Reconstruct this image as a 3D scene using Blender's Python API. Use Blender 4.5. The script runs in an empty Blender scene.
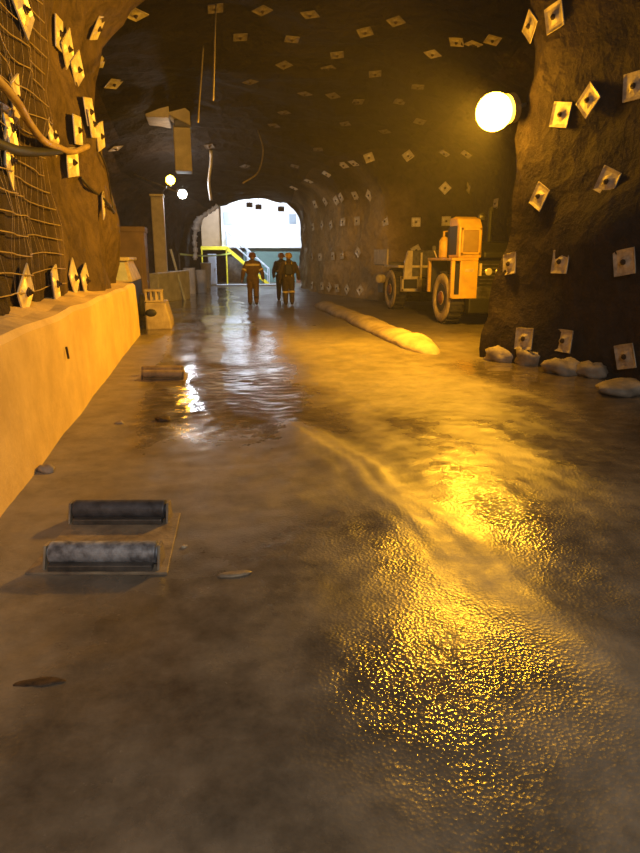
import bpy, bmesh, math, random
from mathutils import Vector, Matrix, Quaternion, noise
from mathutils.bvhtree import BVHTree

random.seed(7)
S = bpy.context.scene
COL = S.collection
R = math.radians

# ------------------------------------------------------------------ camera
CAM_H, FPX, CX, CY = 1.65, 640.0, 320.0, 426.5
PITCH = math.atan((CY - 257.0) / FPX)
YAW = math.atan((CX - 200.0) / math.hypot(FPX, CY - 257.0))
cd = bpy.data.cameras.new('camera')
cam = bpy.data.objects.new('camera', cd)
COL.objects.link(cam)
cd.sensor_fit = 'VERTICAL'
cd.sensor_height = 36.0
cd.lens = 36.0 * FPX / 853.0
cd.clip_end = 300
cam.location = (0, 0, CAM_H)
cam.rotation_euler = (math.pi / 2 - PITCH, 0, -YAW)
S.camera = cam
CROT = cam.rotation_euler.to_matrix()
CPOS = Vector((0, 0, CAM_H))

# ------------------------------------------------------------------ world, exposure
w = bpy.data.worlds.new('world')
S.world = w
w.use_nodes = True
w.node_tree.nodes['Background'].inputs[0].default_value = (0.02, 0.016, 0.012, 1)
w.node_tree.nodes['Background'].inputs[1].default_value = 0.3
S.view_settings.view_transform = 'Standard'
S.view_settings.look = 'None'
S.view_settings.gamma = 1
S.view_settings.exposure = 0.0
S.cycles.max_bounces = 5
S.cycles.diffuse_bounces = 3
S.cycles.glossy_bounces = 3
S.cycles.volume_bounces = 0
S.cycles.use_denoising = True
S.cycles.sample_clamp_indirect = 6
S.cycles.caustics_reflective = False
S.cycles.caustics_refractive = False

# strengths of the lamps and the added bay beam (colour, strength)
SODIUM = (1.0, 0.46, 0.022)
LAMP_RIGHT = 60.0
LAMP_BEAM = 3100.0
ADDED_BAY_BEAM = 2300.0
LAMP_LEFT = 90.0
LAMP_WHITE = 150.0
FLOOD = 180.0
TUBE = 260.0
HAZE = 0.0022


def area_light(name, loc, target, power, color, size, size_y=None, spread=180):
    ld = bpy.data.lights.new(name, 'AREA')
    ld.energy = power
    ld.color = color
    ld.shape = 'RECTANGLE' if size_y else 'DISK'
    ld.size = size
    if size_y:
        ld.size_y = size_y
    ld.spread = R(spread)
    o = bpy.data.objects.new(name, ld)
    COL.objects.link(o)
    o.location = loc
    o.rotation_euler = (Vector(target) - Vector(loc)).to_track_quat('-Z', 'Y').to_euler()
    return o


# white tunnel luminaire on the roof behind the photographer
area_light('tube_light_behind', (1.2, -3.0, 5.2), (1.0, 2.5, 0), TUBE, (1.0, 0.97, 0.93), 1.6, 0.3)


# ------------------------------------------------------------------ pixel helpers
def ray(px, py):
    d = CROT @ Vector(((px - CX) / FPX, -(py - CY) / FPX, -1.0))
    return d.normalized()


def P(px, py, Y):
    """the world point seen at a pixel, at depth Y along the tunnel"""
    d = ray(px, py)
    return CPOS + d * (Y / d.y)


def G(px, py, z=0.0):
    d = ray(px, py)
    return CPOS + d * ((z - CAM_H) / d.z)


# ------------------------------------------------------------------ materials
def nodes(name):
    m = bpy.data.materials.new(name)
    m.use_nodes = True
    nt = m.node_tree
    b = nt.nodes['Principled BSDF']
    return m, nt, b


def N(nt, t, **kw):
    n = nt.nodes.new(t)
    for k, v in kw.items():
        if k in n.inputs:
            n.inputs[k].default_value = v
        else:
            setattr(n, k, v)
    return n


def ramp(nt, src, stops):
    r = nt.nodes.new('ShaderNodeValToRGB')
    while len(r.color_ramp.elements) < len(stops):
        r.color_ramp.elements.new(0.5)
    for e, (p, c) in zip(r.color_ramp.elements, stops):
        e.position = p
        e.color = (*c, 1) if len(c) == 3 else c
    nt.links.new(src, r.inputs[0])
    return r.outputs[0]


def mat(name, c1, c2=None, scale=6.0, rough=0.6, metal=0.0, bump=0.2, bscale=None, rough2=None, coat=0.0):
    """noise-mottled material"""
    m, nt, b = nodes(name)
    tc = N(nt, 'ShaderNodeTexCoord')
    nz = N(nt, 'ShaderNodeTexNoise', Scale=scale, Detail=6.0, Roughness=0.6)
    nt.links.new(tc.outputs['Object'], nz.inputs['Vector'])
    if c2 is None:
        c2 = tuple(c * 0.65 for c in c1)
    nt.links.new(ramp(nt, nz.outputs['Fac'], [(0.35, c2), (0.65, c1)]), b.inputs['Base Color'])
    if rough2 is not None:
        nt.links.new(ramp(nt, nz.outputs['Fac'], [(0.35, (rough2,) * 3), (0.65, (rough,) * 3)]), b.inputs['Roughness'])
    else:
        b.inputs['Roughness'].default_value = rough
    b.inputs['Metallic'].default_value = metal
    b.inputs['Coat Weight'].default_value = coat
    if bump:
        n2 = N(nt, 'ShaderNodeTexNoise', Scale=bscale or scale * 4, Detail=5.0)
        nt.links.new(tc.outputs['Object'], n2.inputs['Vector'])
        bp = N(nt, 'ShaderNodeBump', Strength=bump, Distance=0.02)
        nt.links.new(n2.outputs['Fac'], bp.inputs['Height'])
        nt.links.new(bp.outputs[0], b.inputs['Normal'])
    return m


def emis(name, col, strength):
    m, nt, b = nodes(name)
    nt.nodes.remove(b)
    e = N(nt, 'ShaderNodeEmission', Strength=strength)
    e.inputs['Color'].default_value = (*col, 1)
    nt.links.new(e.outputs[0], nt.nodes['Material Output'].inputs['Surface'])
    return m


def rock_mat(name, c_hi, c_lo, rough=0.75, bump=0.9, pale=None):
    m, nt, b = nodes(name)
    tc = N(nt, 'ShaderNodeTexCoord')
    n1 = N(nt, 'ShaderNodeTexNoise', Scale=0.7, Detail=8.0, Roughness=0.62)
    n2 = N(nt, 'ShaderNodeTexNoise', Scale=5.0, Detail=8.0, Roughness=0.65)
    v = N(nt, 'ShaderNodeTexVoronoi', Scale=2.3)
    for n in (n1, n2, v):
        nt.links.new(tc.outputs['Object'], n.inputs['Vector'])
    mx = N(nt, 'ShaderNodeMath', operation='MULTIPLY_ADD')
    mx.inputs[1].default_value = 0.5
    nt.links.new(n2.outputs['Fac'], mx.inputs[0])
    hl = N(nt, 'ShaderNodeMath', operation='MULTIPLY')
    hl.inputs[1].default_value = 0.5
    nt.links.new(n1.outputs['Fac'], hl.inputs[0])
    nt.links.new(hl.outputs[0], mx.inputs[2])
    mid = tuple((a + b_) / 2 for a, b_ in zip(c_hi, c_lo))
    col = ramp(nt, mx.outputs[0], [(0.36, c_lo), (0.5, mid), (0.64, c_hi)])
    if pale:
        p_lo, p_hi = pale
        col2 = ramp(nt, mx.outputs[0], [(0.36, p_lo), (0.64, p_hi)])
        at = N(nt, 'ShaderNodeAttribute', attribute_name='pale')
        mm = N(nt, 'ShaderNodeMix', data_type='RGBA')
        nt.links.new(at.outputs['Fac'], mm.inputs['Factor'])
        nt.links.new(col, mm.inputs[6])
        nt.links.new(col2, mm.inputs[7])
        col = mm.outputs[2]
    nt.links.new(col, b.inputs['Base Color'])
    b.inputs['Roughness'].default_value = rough
    b.inputs['Specular IOR Level'].default_value = 0.12
    ad = N(nt, 'ShaderNodeMath', operation='ADD')
    nt.links.new(n2.outputs['Fac'], ad.inputs[0])
    nt.links.new(v.outputs['Distance'], ad.inputs[1])
    bp = N(nt, 'ShaderNodeBump', Strength=bump, Distance=0.12)
    nt.links.new(ad.outputs[0], bp.inputs['Height'])
    nt.links.new(bp.outputs[0], b.inputs['Normal'])
    return m


def floor_mat():
    m, nt, b = nodes('wet_mud_floor')
    L = nt.links.new
    tc = N(nt, 'ShaderNodeTexCoord')
    aw = N(nt, 'ShaderNodeAttribute', attribute_name='wet')
    ac = N(nt, 'ShaderNodeAttribute', attribute_name='coarse')
    big = N(nt, 'ShaderNodeTexNoise', Scale=0.9, Detail=7.0, Roughness=0.6)
    med = N(nt, 'ShaderNodeTexNoise', Scale=6.0, Detail=6.0, Roughness=0.6)
    fine = N(nt, 'ShaderNodeTexNoise', Scale=60.0, Detail=4.0, Roughness=0.55)
    grav = N(nt, 'ShaderNodeTexVoronoi', Scale=58.0)
    grav.feature = 'F1'
    for n in (big, med, fine, grav):
        L(tc.outputs['Object'], n.inputs['Vector'])
    # wetness, plus shade by the right wall, with ragged edges
    s = N(nt, 'ShaderNodeMath', operation='MULTIPLY_ADD')
    L(med.outputs['Fac'], s.inputs[0])
    s.inputs[1].default_value = 0.7
    L(aw.outputs['Fac'], s.inputs[2])
    s2 = N(nt, 'ShaderNodeMath', operation='MULTIPLY_ADD')
    L(big.outputs['Fac'], s2.inputs[0])
    s2.inputs[1].default_value = 0.7
    L(s.outputs[0], s2.inputs[2])
    wet = ramp(nt, s2.outputs[0], [(0.0, (0, 0, 0)), (1.0, (1, 1, 1))])
    mr = N(nt, 'ShaderNodeMapRange')
    mr.inputs['From Min'].default_value = 0.75
    mr.inputs['From Max'].default_value = 1.75
    L(s2.outputs[0], mr.inputs['Value'])
    wetf = mr.outputs[0]
    patch = N(nt, 'ShaderNodeTexNoise', Scale=2.6, Detail=9.0, Roughness=0.72)
    L(tc.outputs['Object'], patch.inputs['Vector'])
    dry = ramp(nt, patch.outputs['Fac'], [(0.34, (0.14, 0.12, 0.092)), (0.7, (0.29, 0.25, 0.195))])
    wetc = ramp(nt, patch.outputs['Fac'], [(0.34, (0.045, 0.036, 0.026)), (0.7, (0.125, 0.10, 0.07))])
    mix = N(nt, 'ShaderNodeMix', data_type='RGBA')
    L(wetf, mix.inputs['Factor'])
    L(dry, mix.inputs[6])
    L(wetc, mix.inputs[7])
    L(mix.outputs[2], b.inputs['Base Color'])
    rr = N(nt, 'ShaderNodeMapRange')
    rr.inputs['To Min'].default_value = 0.62
    rr.inputs['To Max'].default_value = 0.08
    L(wetf, rr.inputs['Value'])
    L(rr.outputs[0], b.inputs['Roughness'])
    b.inputs['IOR'].default_value = 1.5
    # bump: gravel where coarse, gentle ripples elsewhere
    g1 = N(nt, 'ShaderNodeMath', operation='MULTIPLY')
    L(grav.outputs['Distance'], g1.inputs[0])
    L(ac.outputs['Fac'], g1.inputs[1])
    g2 = N(nt, 'ShaderNodeMath', operation='MULTIPLY_ADD')
    L(fine.outputs['Fac'], g2.inputs[0])
    mr2 = N(nt, 'ShaderNodeMapRange')
    mr2.inputs['To Min'].default_value = 0.10
    mr2.inputs['To Max'].default_value = 0.6
    L(ac.outputs['Fac'], mr2.inputs['Value'])
    L(mr2.outputs[0], g2.inputs[1])
    L(g1.outputs[0], g2.inputs[2])
    g3 = N(nt, 'ShaderNodeMath', operation='MULTIPLY_ADD')
    L(med.outputs['Fac'], g3.inputs[0])
    g3.inputs[1].default_value = 0.8
    L(g2.outputs[0], g3.inputs[2])
    bp = N(nt, 'ShaderNodeBump', Strength=1.0, Distance=0.0027)
    L(g3.outputs[0], bp.inputs['Height'])
    L(bp.outputs[0], b.inputs['Normal'])
    return m


M = {}
M['floor'] = floor_mat()
M['rock_left'] = rock_mat('rock_left', (0.085, 0.06, 0.038), (0.03, 0.022, 0.014), pale=((0.055, 0.04, 0.025), (0.17, 0.12, 0.075)))
M['rock_right'] = rock_mat('rock_right', (0.050, 0.036, 0.029), (0.015, 0.011, 0.009), pale=((0.34, 0.24, 0.13), (0.60, 0.44, 0.25)))  # pale pair puts lamplight into the far wall's colour
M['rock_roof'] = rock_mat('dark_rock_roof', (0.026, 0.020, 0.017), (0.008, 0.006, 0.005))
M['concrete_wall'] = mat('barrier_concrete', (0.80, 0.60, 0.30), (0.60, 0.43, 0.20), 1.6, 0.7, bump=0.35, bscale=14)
M['concrete'] = mat('grey_concrete', (0.60, 0.58, 0.56), (0.42, 0.41, 0.40), 3, 0.75, bump=0.4, bscale=20)
M['kerb'] = mat('muddy_kerb_concrete', (0.50, 0.41, 0.29), (0.27, 0.21, 0.14), 2.5, 0.7, bump=0.5, bscale=14)
M['stone'] = mat('pale_rubble_stone', (0.36, 0.30, 0.23), (0.14, 0.11, 0.08), 3, 0.7, bump=0.7, bscale=10)
M['plate'] = mat('galvanised_plate', (0.85, 0.79, 0.68), (0.6, 0.52, 0.38), 9, 0.42, 0.2, bump=0.15, bscale=40)
M['nut'] = mat('rusty_bolt', (0.09, 0.055, 0.03), (0.03, 0.02, 0.015), 30, 0.6, 0.4)
M['wire'] = mat('mesh_wire', (0.5, 0.4, 0.26), (0.35, 0.27, 0.17), 10, 0.5, 0.5, bump=0)
M['hose'] = mat('tan_hose', (0.45, 0.34, 0.19), (0.30, 0.2, 0.1), 6, 0.5, bump=0.1)
M['black'] = mat('black_rubber', (0.02, 0.02, 0.02), (0.01, 0.01, 0.01), 8, 0.55)
M['cable'] = mat('black_cable', (0.05, 0.04, 0.035), (0.02, 0.02, 0.02), 8, 0.5, bump=0)
M['cable_pale'] = mat('pale_dusty_cable', (0.35, 0.3, 0.22), (0.2, 0.16, 0.12), 8, 0.6, bump=0)
M['steel'] = mat('dark_steel', (0.16, 0.15, 0.14), (0.07, 0.065, 0.06), 7, 0.45, 0.6)
M['roller_worn'] = mat('worn_grey_roller', (0.42, 0.43, 0.46), (0.09, 0.09, 0.10), 11, 0.5, 0.2, bump=0.2)
M['roller_dark'] = mat('dark_roller', (0.11, 0.11, 0.125), (0.04, 0.04, 0.045), 8, 0.5, 0.3, bump=0.2)
M['base_mud'] = mat('muddy_steel_plate', (0.33, 0.26, 0.17), (0.13, 0.10, 0.075), 5, 0.55, 0.1, bump=0.4)
M['yellow'] = mat('machine_yellow_paint', (0.82, 0.50, 0.055), (0.55, 0.33, 0.05), 3, 0.45, bump=0.08)
M['cream'] = mat('dusty_cream_paint', (0.78, 0.66, 0.42), (0.5, 0.4, 0.24), 4, 0.55, bump=0.1)
M['hub'] = mat('pale_wheel_rim', (0.75, 0.60, 0.36), (0.5, 0.37, 0.2), 5, 0.55, bump=0.15)
M['tyre'] = mat('muddy_tyre', (0.05, 0.045, 0.04), (0.02, 0.018, 0.016), 5, 0.8, bump=0.4)
M['tyre_side'] = mat('dust_covered_tyre_side', (0.55, 0.43, 0.25), (0.30, 0.22, 0.12), 5, 0.75, bump=0.3)
M['dark_red'] = mat('dark_red_hub', (0.20, 0.06, 0.03), (0.12, 0.04, 0.02), 5, 0.6)
M['glass'] = mat('dusty_glass', (0.40, 0.27, 0.08), (0.28, 0.18, 0.05), 3, 0.2, bump=0)
M['glass_white'] = mat('painted_reflection_glass', (0.72, 0.76, 0.74), (0.5, 0.55, 0.55), 3, 0.15, bump=0)  # windscreen reflection painted into the base colour
M['lens_red'] = mat('red_lens', (0.5, 0.05, 0.02), None, 3, 0.3, bump=0)
M['lens_clear'] = mat('clear_lens', (0.8, 0.76, 0.66), None, 3, 0.2, bump=0)
M['white_wall'] = mat('white_cladding', (0.88, 0.89, 0.9), (0.8, 0.81, 0.83), 1.2, 0.6, bump=0.05)
M['grey_window'] = mat('blue_grey_window', (0.34, 0.40, 0.47), (0.27, 0.32, 0.38), 2, 0.3, bump=0)
M['brown_panel'] = mat('brown_cladding', (0.42, 0.29, 0.18), (0.34, 0.23, 0.14), 2, 0.6, bump=0.1)
M['cabinet_brown'] = mat('dark_brown_cabinet', (0.20, 0.13, 0.075), (0.13, 0.085, 0.05), 2, 0.6, bump=0.1)
M['teal'] = mat('teal_panel', (0.12, 0.24, 0.23), (0.09, 0.18, 0.18), 2, 0.5, bump=0.1)
M['stair_yellow'] = mat('safety_yellow', (0.85, 0.72, 0.03), (0.7, 0.58, 0.03), 3, 0.5, bump=0.05)
M['blue_white'] = mat('pale_blue_steel', (0.62, 0.68, 0.78), (0.48, 0.54, 0.66), 3, 0.5, bump=0.05)
M['red_brown'] = mat('red_brown_panel', (0.28, 0.12, 0.08), (0.2, 0.09, 0.06), 3, 0.6)
M['plastic'] = mat('crumpled_plastic', (0.62, 0.62, 0.62), (0.4, 0.4, 0.42), 6, 0.4, bump=0.8, bscale=12)
M['duct'] = mat('dusty_duct_steel', (0.55, 0.49, 0.40), (0.38, 0.33, 0.26), 2.5, 0.6, 0.1, bump=0.2)
M['tape'] = mat('lime_tape', (0.62, 0.72, 0.12), (0.5, 0.6, 0.1), 4, 0.5, bump=0)
M['skin'] = mat('skin', (0.45, 0.28, 0.2), (0.38, 0.23, 0.16), 8, 0.55, bump=0)
M['overall'] = mat('brown_overalls', (0.20, 0.115, 0.055), (0.12, 0.07, 0.035), 6, 0.85, bump=0.4, bscale=18)
M['overall_dark'] = mat('dark_overalls', (0.11, 0.075, 0.045), (0.06, 0.042, 0.03), 6, 0.85, bump=0.4, bscale=18)
M['navy'] = mat('navy_overalls', (0.045, 0.045, 0.07), (0.025, 0.025, 0.04), 6, 0.85, bump=0.4, bscale=18)
M['reflect'] = mat('reflective_tape', (0.85, 0.68, 0.25), (0.7, 0.55, 0.2), 10, 0.4, bump=0)
M['helmet_y'] = mat('yellow_helmet', (0.85, 0.55, 0.08), None, 3, 0.35, bump=0)
M['helmet_b'] = mat('brown_red_helmet', (0.23, 0.09, 0.06), None, 3, 0.35, bump=0)
M['boot'] = mat('muddy_boots', (0.06, 0.05, 0.04), (0.03, 0.025, 0.02), 8, 0.6)
M['lamp_sodium'] = emis('sodium_globe', SODIUM, LAMP_RIGHT)
_nt = M['lamp_sodium'].node_tree      # clear glowing glass: the beams inside pass through it
_em = [n for n in _nt.nodes if n.type == 'EMISSION'][0]
_tr = N(_nt, 'ShaderNodeBsdfTransparent')
_ad = N(_nt, 'ShaderNodeAddShader')
_nt.links.new(_em.outputs[0], _ad.inputs[0])
_nt.links.new(_tr.outputs[0], _ad.inputs[1])
_nt.links.new(_ad.outputs[0], _nt.nodes['Material Output'].inputs['Surface'])
M['lamp_sodium_left'] = emis('sodium_globe_far', SODIUM, LAMP_LEFT)
M['lamp_white'] = emis('white_lamp_face', (0.85, 0.92, 1.0), LAMP_WHITE)
M['lamp_flood'] = emis('floodlight_face', (0.78, 0.88, 1.0), 40)


# ------------------------------------------------------------------ mesh builder
class MB:
    def __init__(self):
        self.v, self.f = [], []

    def add(self, verts, faces):
        o = len(self.v)
        self.v += [tuple(q) for q in verts]
        self.f += [tuple(i + o for i in q) for q in faces]
        return self

    def box(self, c, s, rot=None):
        hx, hy, hz = s[0] / 2, s[1] / 2, s[2] / 2
        vs = [Vector((x, y, z)) for x in (-hx, hx) for y in (-hy, hy) for z in (-hz, hz)]
        if rot is not None:
            m = rot if isinstance(rot, Matrix) else Matrix.Rotation(rot, 3, 'Z')
            vs = [m @ q for q in vs]
        vs = [q + Vector(c) for q in vs]
        return self.add(vs, [(0, 1, 3, 2), (4, 6, 7, 5), (0, 4, 5, 1), (2, 3, 7, 6), (0, 2, 6, 4), (1, 5, 7, 3)])

    def b2(self, a, b):
        a, b = Vector(a), Vector(b)
        return self.box((a + b) / 2, [abs(q) for q in (b - a)])

    def prism(self, poly, axis, a, b):
        """poly: 2-D outline; axis 'x'/'y'/'z' is the extrusion axis from a to b"""
        n = len(poly)

        def pt(u, v, t):
            return {'x': (t, u, v), 'y': (u, t, v), 'z': (u, v, t)}[axis]
        vs = [pt(u, v, a) for u, v in poly] + [pt(u, v, b) for u, v in poly]
        fs = [tuple(range(n)), tuple(range(2 * n - 1, n - 1, -1))]
        fs += [(i, (i + 1) % n, n + (i + 1) % n, n + i) for i in range(n)]
        return self.add(vs, fs)

    def tube(self, pts, r, seg=10, cap=True):
        pts = [Vector(q) for q in pts]
        n = len(pts)
        rs = r if isinstance(r, (list, tuple)) else [r] * n
        t0 = (pts[1] - pts[0]).normalized()
        up = Vector((0, 0, 1)) if abs(t0.z) < 0.9 else Vector((1, 0, 0))
        u = t0.cross(up).normalized()
        vs, fs = [], []
        for i in range(n):
            t = (pts[min(i + 1, n - 1)] - pts[max(i - 1, 0)]).normalized()
            u = (u - t * u.dot(t)).normalized()
            v = t.cross(u)
            for k in range(seg):
                a = 2 * math.pi * k / seg
                vs.append(pts[i] + (u * math.cos(a) + v * math.sin(a)) * rs[i])
        for i in range(n - 1):
            for k in range(seg):
                k2 = (k + 1) % seg
                fs.append((i * seg + k, i * seg + k2, (i + 1) * seg + k2, (i + 1) * seg + k))
        if cap:
            fs.append(tuple(range(seg - 1, -1, -1)))
            fs.append(tuple((n - 1) * seg + k for k in range(seg)))
        return self.add(vs, fs)

    def lathe(self, prof, c, axis, seg=32):
        """prof: (radius, offset along axis)"""
        ax = Vector(axis).normalized()
        up = Vector((0, 0, 1)) if abs(ax.z) < 0.9 else Vector((1, 0, 0))
        u = ax.cross(up).normalized()
        v = ax.cross(u)
        c = Vector(c)
        vs, fs = [], []
        for r, h in prof:
            for k in range(seg):
                a = 2 * math.pi * k / seg
                vs.append(c + ax * h + (u * math.cos(a) + v * math.sin(a)) * max(r, 1e-4))
        for i in range(len(prof) - 1):
            for k in range(seg):
                k2 = (k + 1) % seg
                fs.append((i * seg + k, i * seg + k2, (i + 1) * seg + k2, (i + 1) * seg + k))
        fs.append(tuple(range(seg - 1, -1, -1)))
        fs.append(tuple((len(prof) - 1) * seg + k for k in range(seg)))
        return self.add(vs, fs)

    def ball(self, c, r, seg=20, rings=12, rot=None):
        rx, ry, rz = r if isinstance(r, (list, tuple)) else (r, r, r)
        c = Vector(c)
        vs, fs = [], []
        for i in range(rings + 1):
            th = math.pi * i / rings
            for k in range(seg):
                a = 2 * math.pi * k / seg
                q = Vector((rx * math.sin(th) * math.cos(a), ry * math.sin(th) * math.sin(a), rz * math.cos(th)))
                if rot is not None:
                    q = rot @ q
                vs.append(c + q)
        for i in range(rings):
            for k in range(seg):
                k2 = (k + 1) % seg
                fs.append((i * seg + k, (i + 1) * seg + k, (i + 1) * seg + k2, i * seg + k2))
        return self.add(vs, fs)

    def build(self, name, m, parent=None, bevel=0.0, smooth=False, loc=None):
        me = bpy.data.meshes.new(name)
        me.from_pydata(self.v, [], self.f)
        bm = bmesh.new()
        bm.from_mesh(me)
        bmesh.ops.remove_doubles(bm, verts=bm.verts, dist=1e-5)
        bmesh.ops.recalc_face_normals(bm, faces=bm.faces)
        bm.to_mesh(me)
        bm.free()
        me.materials.append(M[m] if isinstance(m, str) else m)
        o = bpy.data.objects.new(name, me)
        COL.objects.link(o)
        if parent:
            o.parent = parent
        if loc is not None:
            o.location = loc
        if smooth:
            me.shade_smooth()
        if bevel:
            md = o.modifiers.new('bevel', 'BEVEL')
            md.width = bevel
            md.segments = 2
            md.limit_method = 'ANGLE'
            md.angle_limit = R(40)
        return o


def tag(o, label, cat, group=None, kind=None):
    o['label'] = label
    o['category'] = cat
    if group:
        o['group'] = group
    if kind:
        o['kind'] = kind
    return o


def thing(name, label, cat, loc=(0, 0, 0), rz=0.0, group=None):
    o = bpy.data.objects.new(name, None)
    COL.objects.link(o)
    o.location = loc
    o.rotation_euler = (0, 0, rz)
    return tag(o, label, cat, group)


def struct(o):
    o['kind'] = 'structure'
    return o


# ------------------------------------------------------------------ tunnel shell
def lerp_tab(tab, y):
    if y <= tab[0][0]:
        return tab[0][1]
    for (a, va), (b, vb) in zip(tab, tab[1:]):
        if y <= b:
            return va + (vb - va) * (y - a) / (b - a)
    return tab[-1][1]


LEFT = [(-9, -1.75), (9.5, -1.75), (11.5, -1.66), (13.4, -1.62), (13.7, -1.9), (14.2, -4.6), (27, -4.6), (31, -2.6), (35.2, -0.55), (36.4, -0.5), (36.7, -9), (52, -9)]
RIGHT = [(-9, 6.5), (5, 6.2), (7.2, 5.65), (9.8, 5.1), (10.2, 5.1), (10.5, 5.5), (11.1, 9.6), (23.6, 9.9), (24.4, 7.0),
         (27, 6.1), (30, 5.35), (36.4, 5.45), (36.7, 12), (52, 12)]
TOP = [(-9, 6.8), (13.6, 7.1), (20, 6.4), (30, 5.0), (36.3, 4.5), (36.8, 9.0), (52, 9.0)]
SPRING = [(-9, 4.3), (13.2, 4.3), (20, 3.5), (30, 2.8), (36.4, 2.6), (36.8, 6.5), (52, 6.5)]
NW, NA = 16, 36


def profile(y):
    xl, xr, H, sp = lerp_tab(LEFT, y), lerp_tab(RIGHT, y), lerp_tab(TOP, y), lerp_tab(SPRING, y)
    c, hw = (xl + xr) / 2, (xr - xl) / 2
    pts = [(xl, -0.15 + (sp + 0.15) * i / NW) for i in range(NW)]
    for i in range(NA + 1):
        a = math.pi * (1 - i / NA)
        ca, sa = math.cos(a), math.sin(a)
        e = 0.8
        if y > 24:
            g_ = min(1, (y - 24) / 10)
            e = 0.8 + (0.25 * g_ if ca < 0 else -0.25 * g_)
        pts.append((c + hw * math.copysign(abs(ca) ** e, ca), sp + (H - sp) * abs(sa) ** e))
    pts += [(xr, sp - (sp + 0.15) * i / NW) for i in range(1, NW + 1)]
    return pts


ys = []
y = -9.0
brk = [q for q, _ in LEFT] + [q for q, _ in RIGHT]
while y < 50.01:
    ys.append(y)
    near = min(abs(y - q) for q in (13.9, 10.3, 10.9, 24.0, 36.5))
    y += 0.12 if near < 0.7 else 0.22
ys.append(50.0)
rings = [profile(q) for q in ys]
NP = len(rings[0])
raw = [Vector((p[0], yy, p[1])) for yy, rg in zip(ys, rings) for p in rg]


def shell_faces(a, b):
    return [(i * NP + k, (i + 1) * NP + k, (i + 1) * NP + k + 1, i * NP + k + 1)
            for i in range(len(ys) - 1) for k in range(a, b)]


allf = shell_faces(0, NP - 1)
tmp = bpy.data.meshes.new('shell_tmp')
tmp.from_pydata([tuple(q) for q in raw], [], allf)
tmp.update()
nrm = [Vector(q.normal) for q in tmp.vertices]
# orient inwards
disp = []
for q, n in zip(raw, nrm):
    ctr = Vector(((lerp_tab(LEFT, q.y) + lerp_tab(RIGHT, q.y)) / 2, q.y, 2.5))
    if n.dot(ctr - q) < 0:
        n = -n
    s = noise.noise(q * 0.55) * 0.30 + noise.noise(q * 1.7 + Vector((9, 2, 5))) * 0.13 + noise.noise(q * 4.5) * 0.05
    # the rock corner by the bay flares out towards its foot
    if q.x > 4 and 7.5 < q.y < 11.2 and q.z < 3.4:
        k_ = max(0, 1 - abs(q.y - 10.2) / 2.2) * min(1, max(0, (3.3 - q.z) / 1.6))
        q = q + Vector((-0.42 * k_, 0, 0))
    disp.append(q + n * (s - 0.05))
bpy.data.meshes.remove(tmp)


def pale_lit_rock(q):
    """pale shotcrete on the left corner pillar, lamplight painted pale on the far right wall"""
    n = noise.noise(q * 0.8)
    if q.x < 1.8:
        return ease(8.0, 9.6, q.y + n) * ease(14.4, 13.9, q.y)
    return ease(24.1, 24.8, q.y) * ease(36.4, 34.0, q.y) * ease(5.0, 2.9, q.z + n * 1.2)  # lamplight on the far right wall, put into the rock colour


def ease(a, b, x):
    t = min(1, max(0, (x - a) / (b - a)))
    return t * t * (3 - 2 * t)


def shell_part(name, a, b, m):
    vs = [disp[i * NP + k] for i in range(len(ys)) for k in range(a, b + 1)]
    n = b - a + 1
    fs = [(i * n + k, (i + 1) * n + k, (i + 1) * n + k + 1, i * n + k + 1) for i in range(len(ys) - 1) for k in range(n - 1)]
    me = bpy.data.meshes.new(name)
    me.from_pydata([tuple(q) for q in vs], [], fs)
    me.attributes.new('pale', 'FLOAT', 'POINT').data.foreach_set('value', [pale_lit_rock(q) for q in vs])
    me.materials.append(M[m])
    me.shade_smooth()
    o = bpy.data.objects.new(name, me)
    COL.objects.link(o)
    return struct(o)


KL, KR = NW + 10, NW + NA - 10
shell_part('wall_left', 0, KL, 'rock_left')
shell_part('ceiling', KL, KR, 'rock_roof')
shell_part('wall_right', KR, NP - 1, 'rock_right')
BVH = BVHTree.FromPolygons([tuple(q) for q in disp], allf)
BVH0 = BVHTree.FromPolygons([tuple(q) for q in raw], allf)


def cap(name, y, m):
    pts = profile(y)
    mb = MB()
    mb.prism([(p[0], p[1]) for p in pts], 'y', y, y + (0.3 if y > 0 else -0.3))
    return struct(mb.build(name, m))


cap('wall_back', 49.9, 'rock_right')
cap('wall_front', -8.9, 'rock_roof')


# ------------------------------------------------------------------ floor
RA, RB = G(305, 435), G(648, 690)
RDIR = (RB - RA).normalized()


def ridge(x, y):
    """0..1 how far on the dried mud ridge between the wheel tracks"""
    d = Vector((x, y, 0)) - RA
    t = d.dot(RDIR)
    s = d.cross(RDIR).z
    s += noise.noise(Vector((x * 1.3, y * 1.3, 3))) * 0.16
    wdt = 0.36 + 0.14 * noise.noise(Vector((t * 0.8, 4, 0)))
    k = max(0.0, 1 - abs(s) / wdt)
    if t < 0:
        k *= max(0.0, 1 + t / 1.2)
    return k * k * (3 - 2 * k), s


def sm(a, b, x):
    t = min(1, max(0, (x - a) / (b - a)))
    return t * t * (3 - 2 * t)


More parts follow.
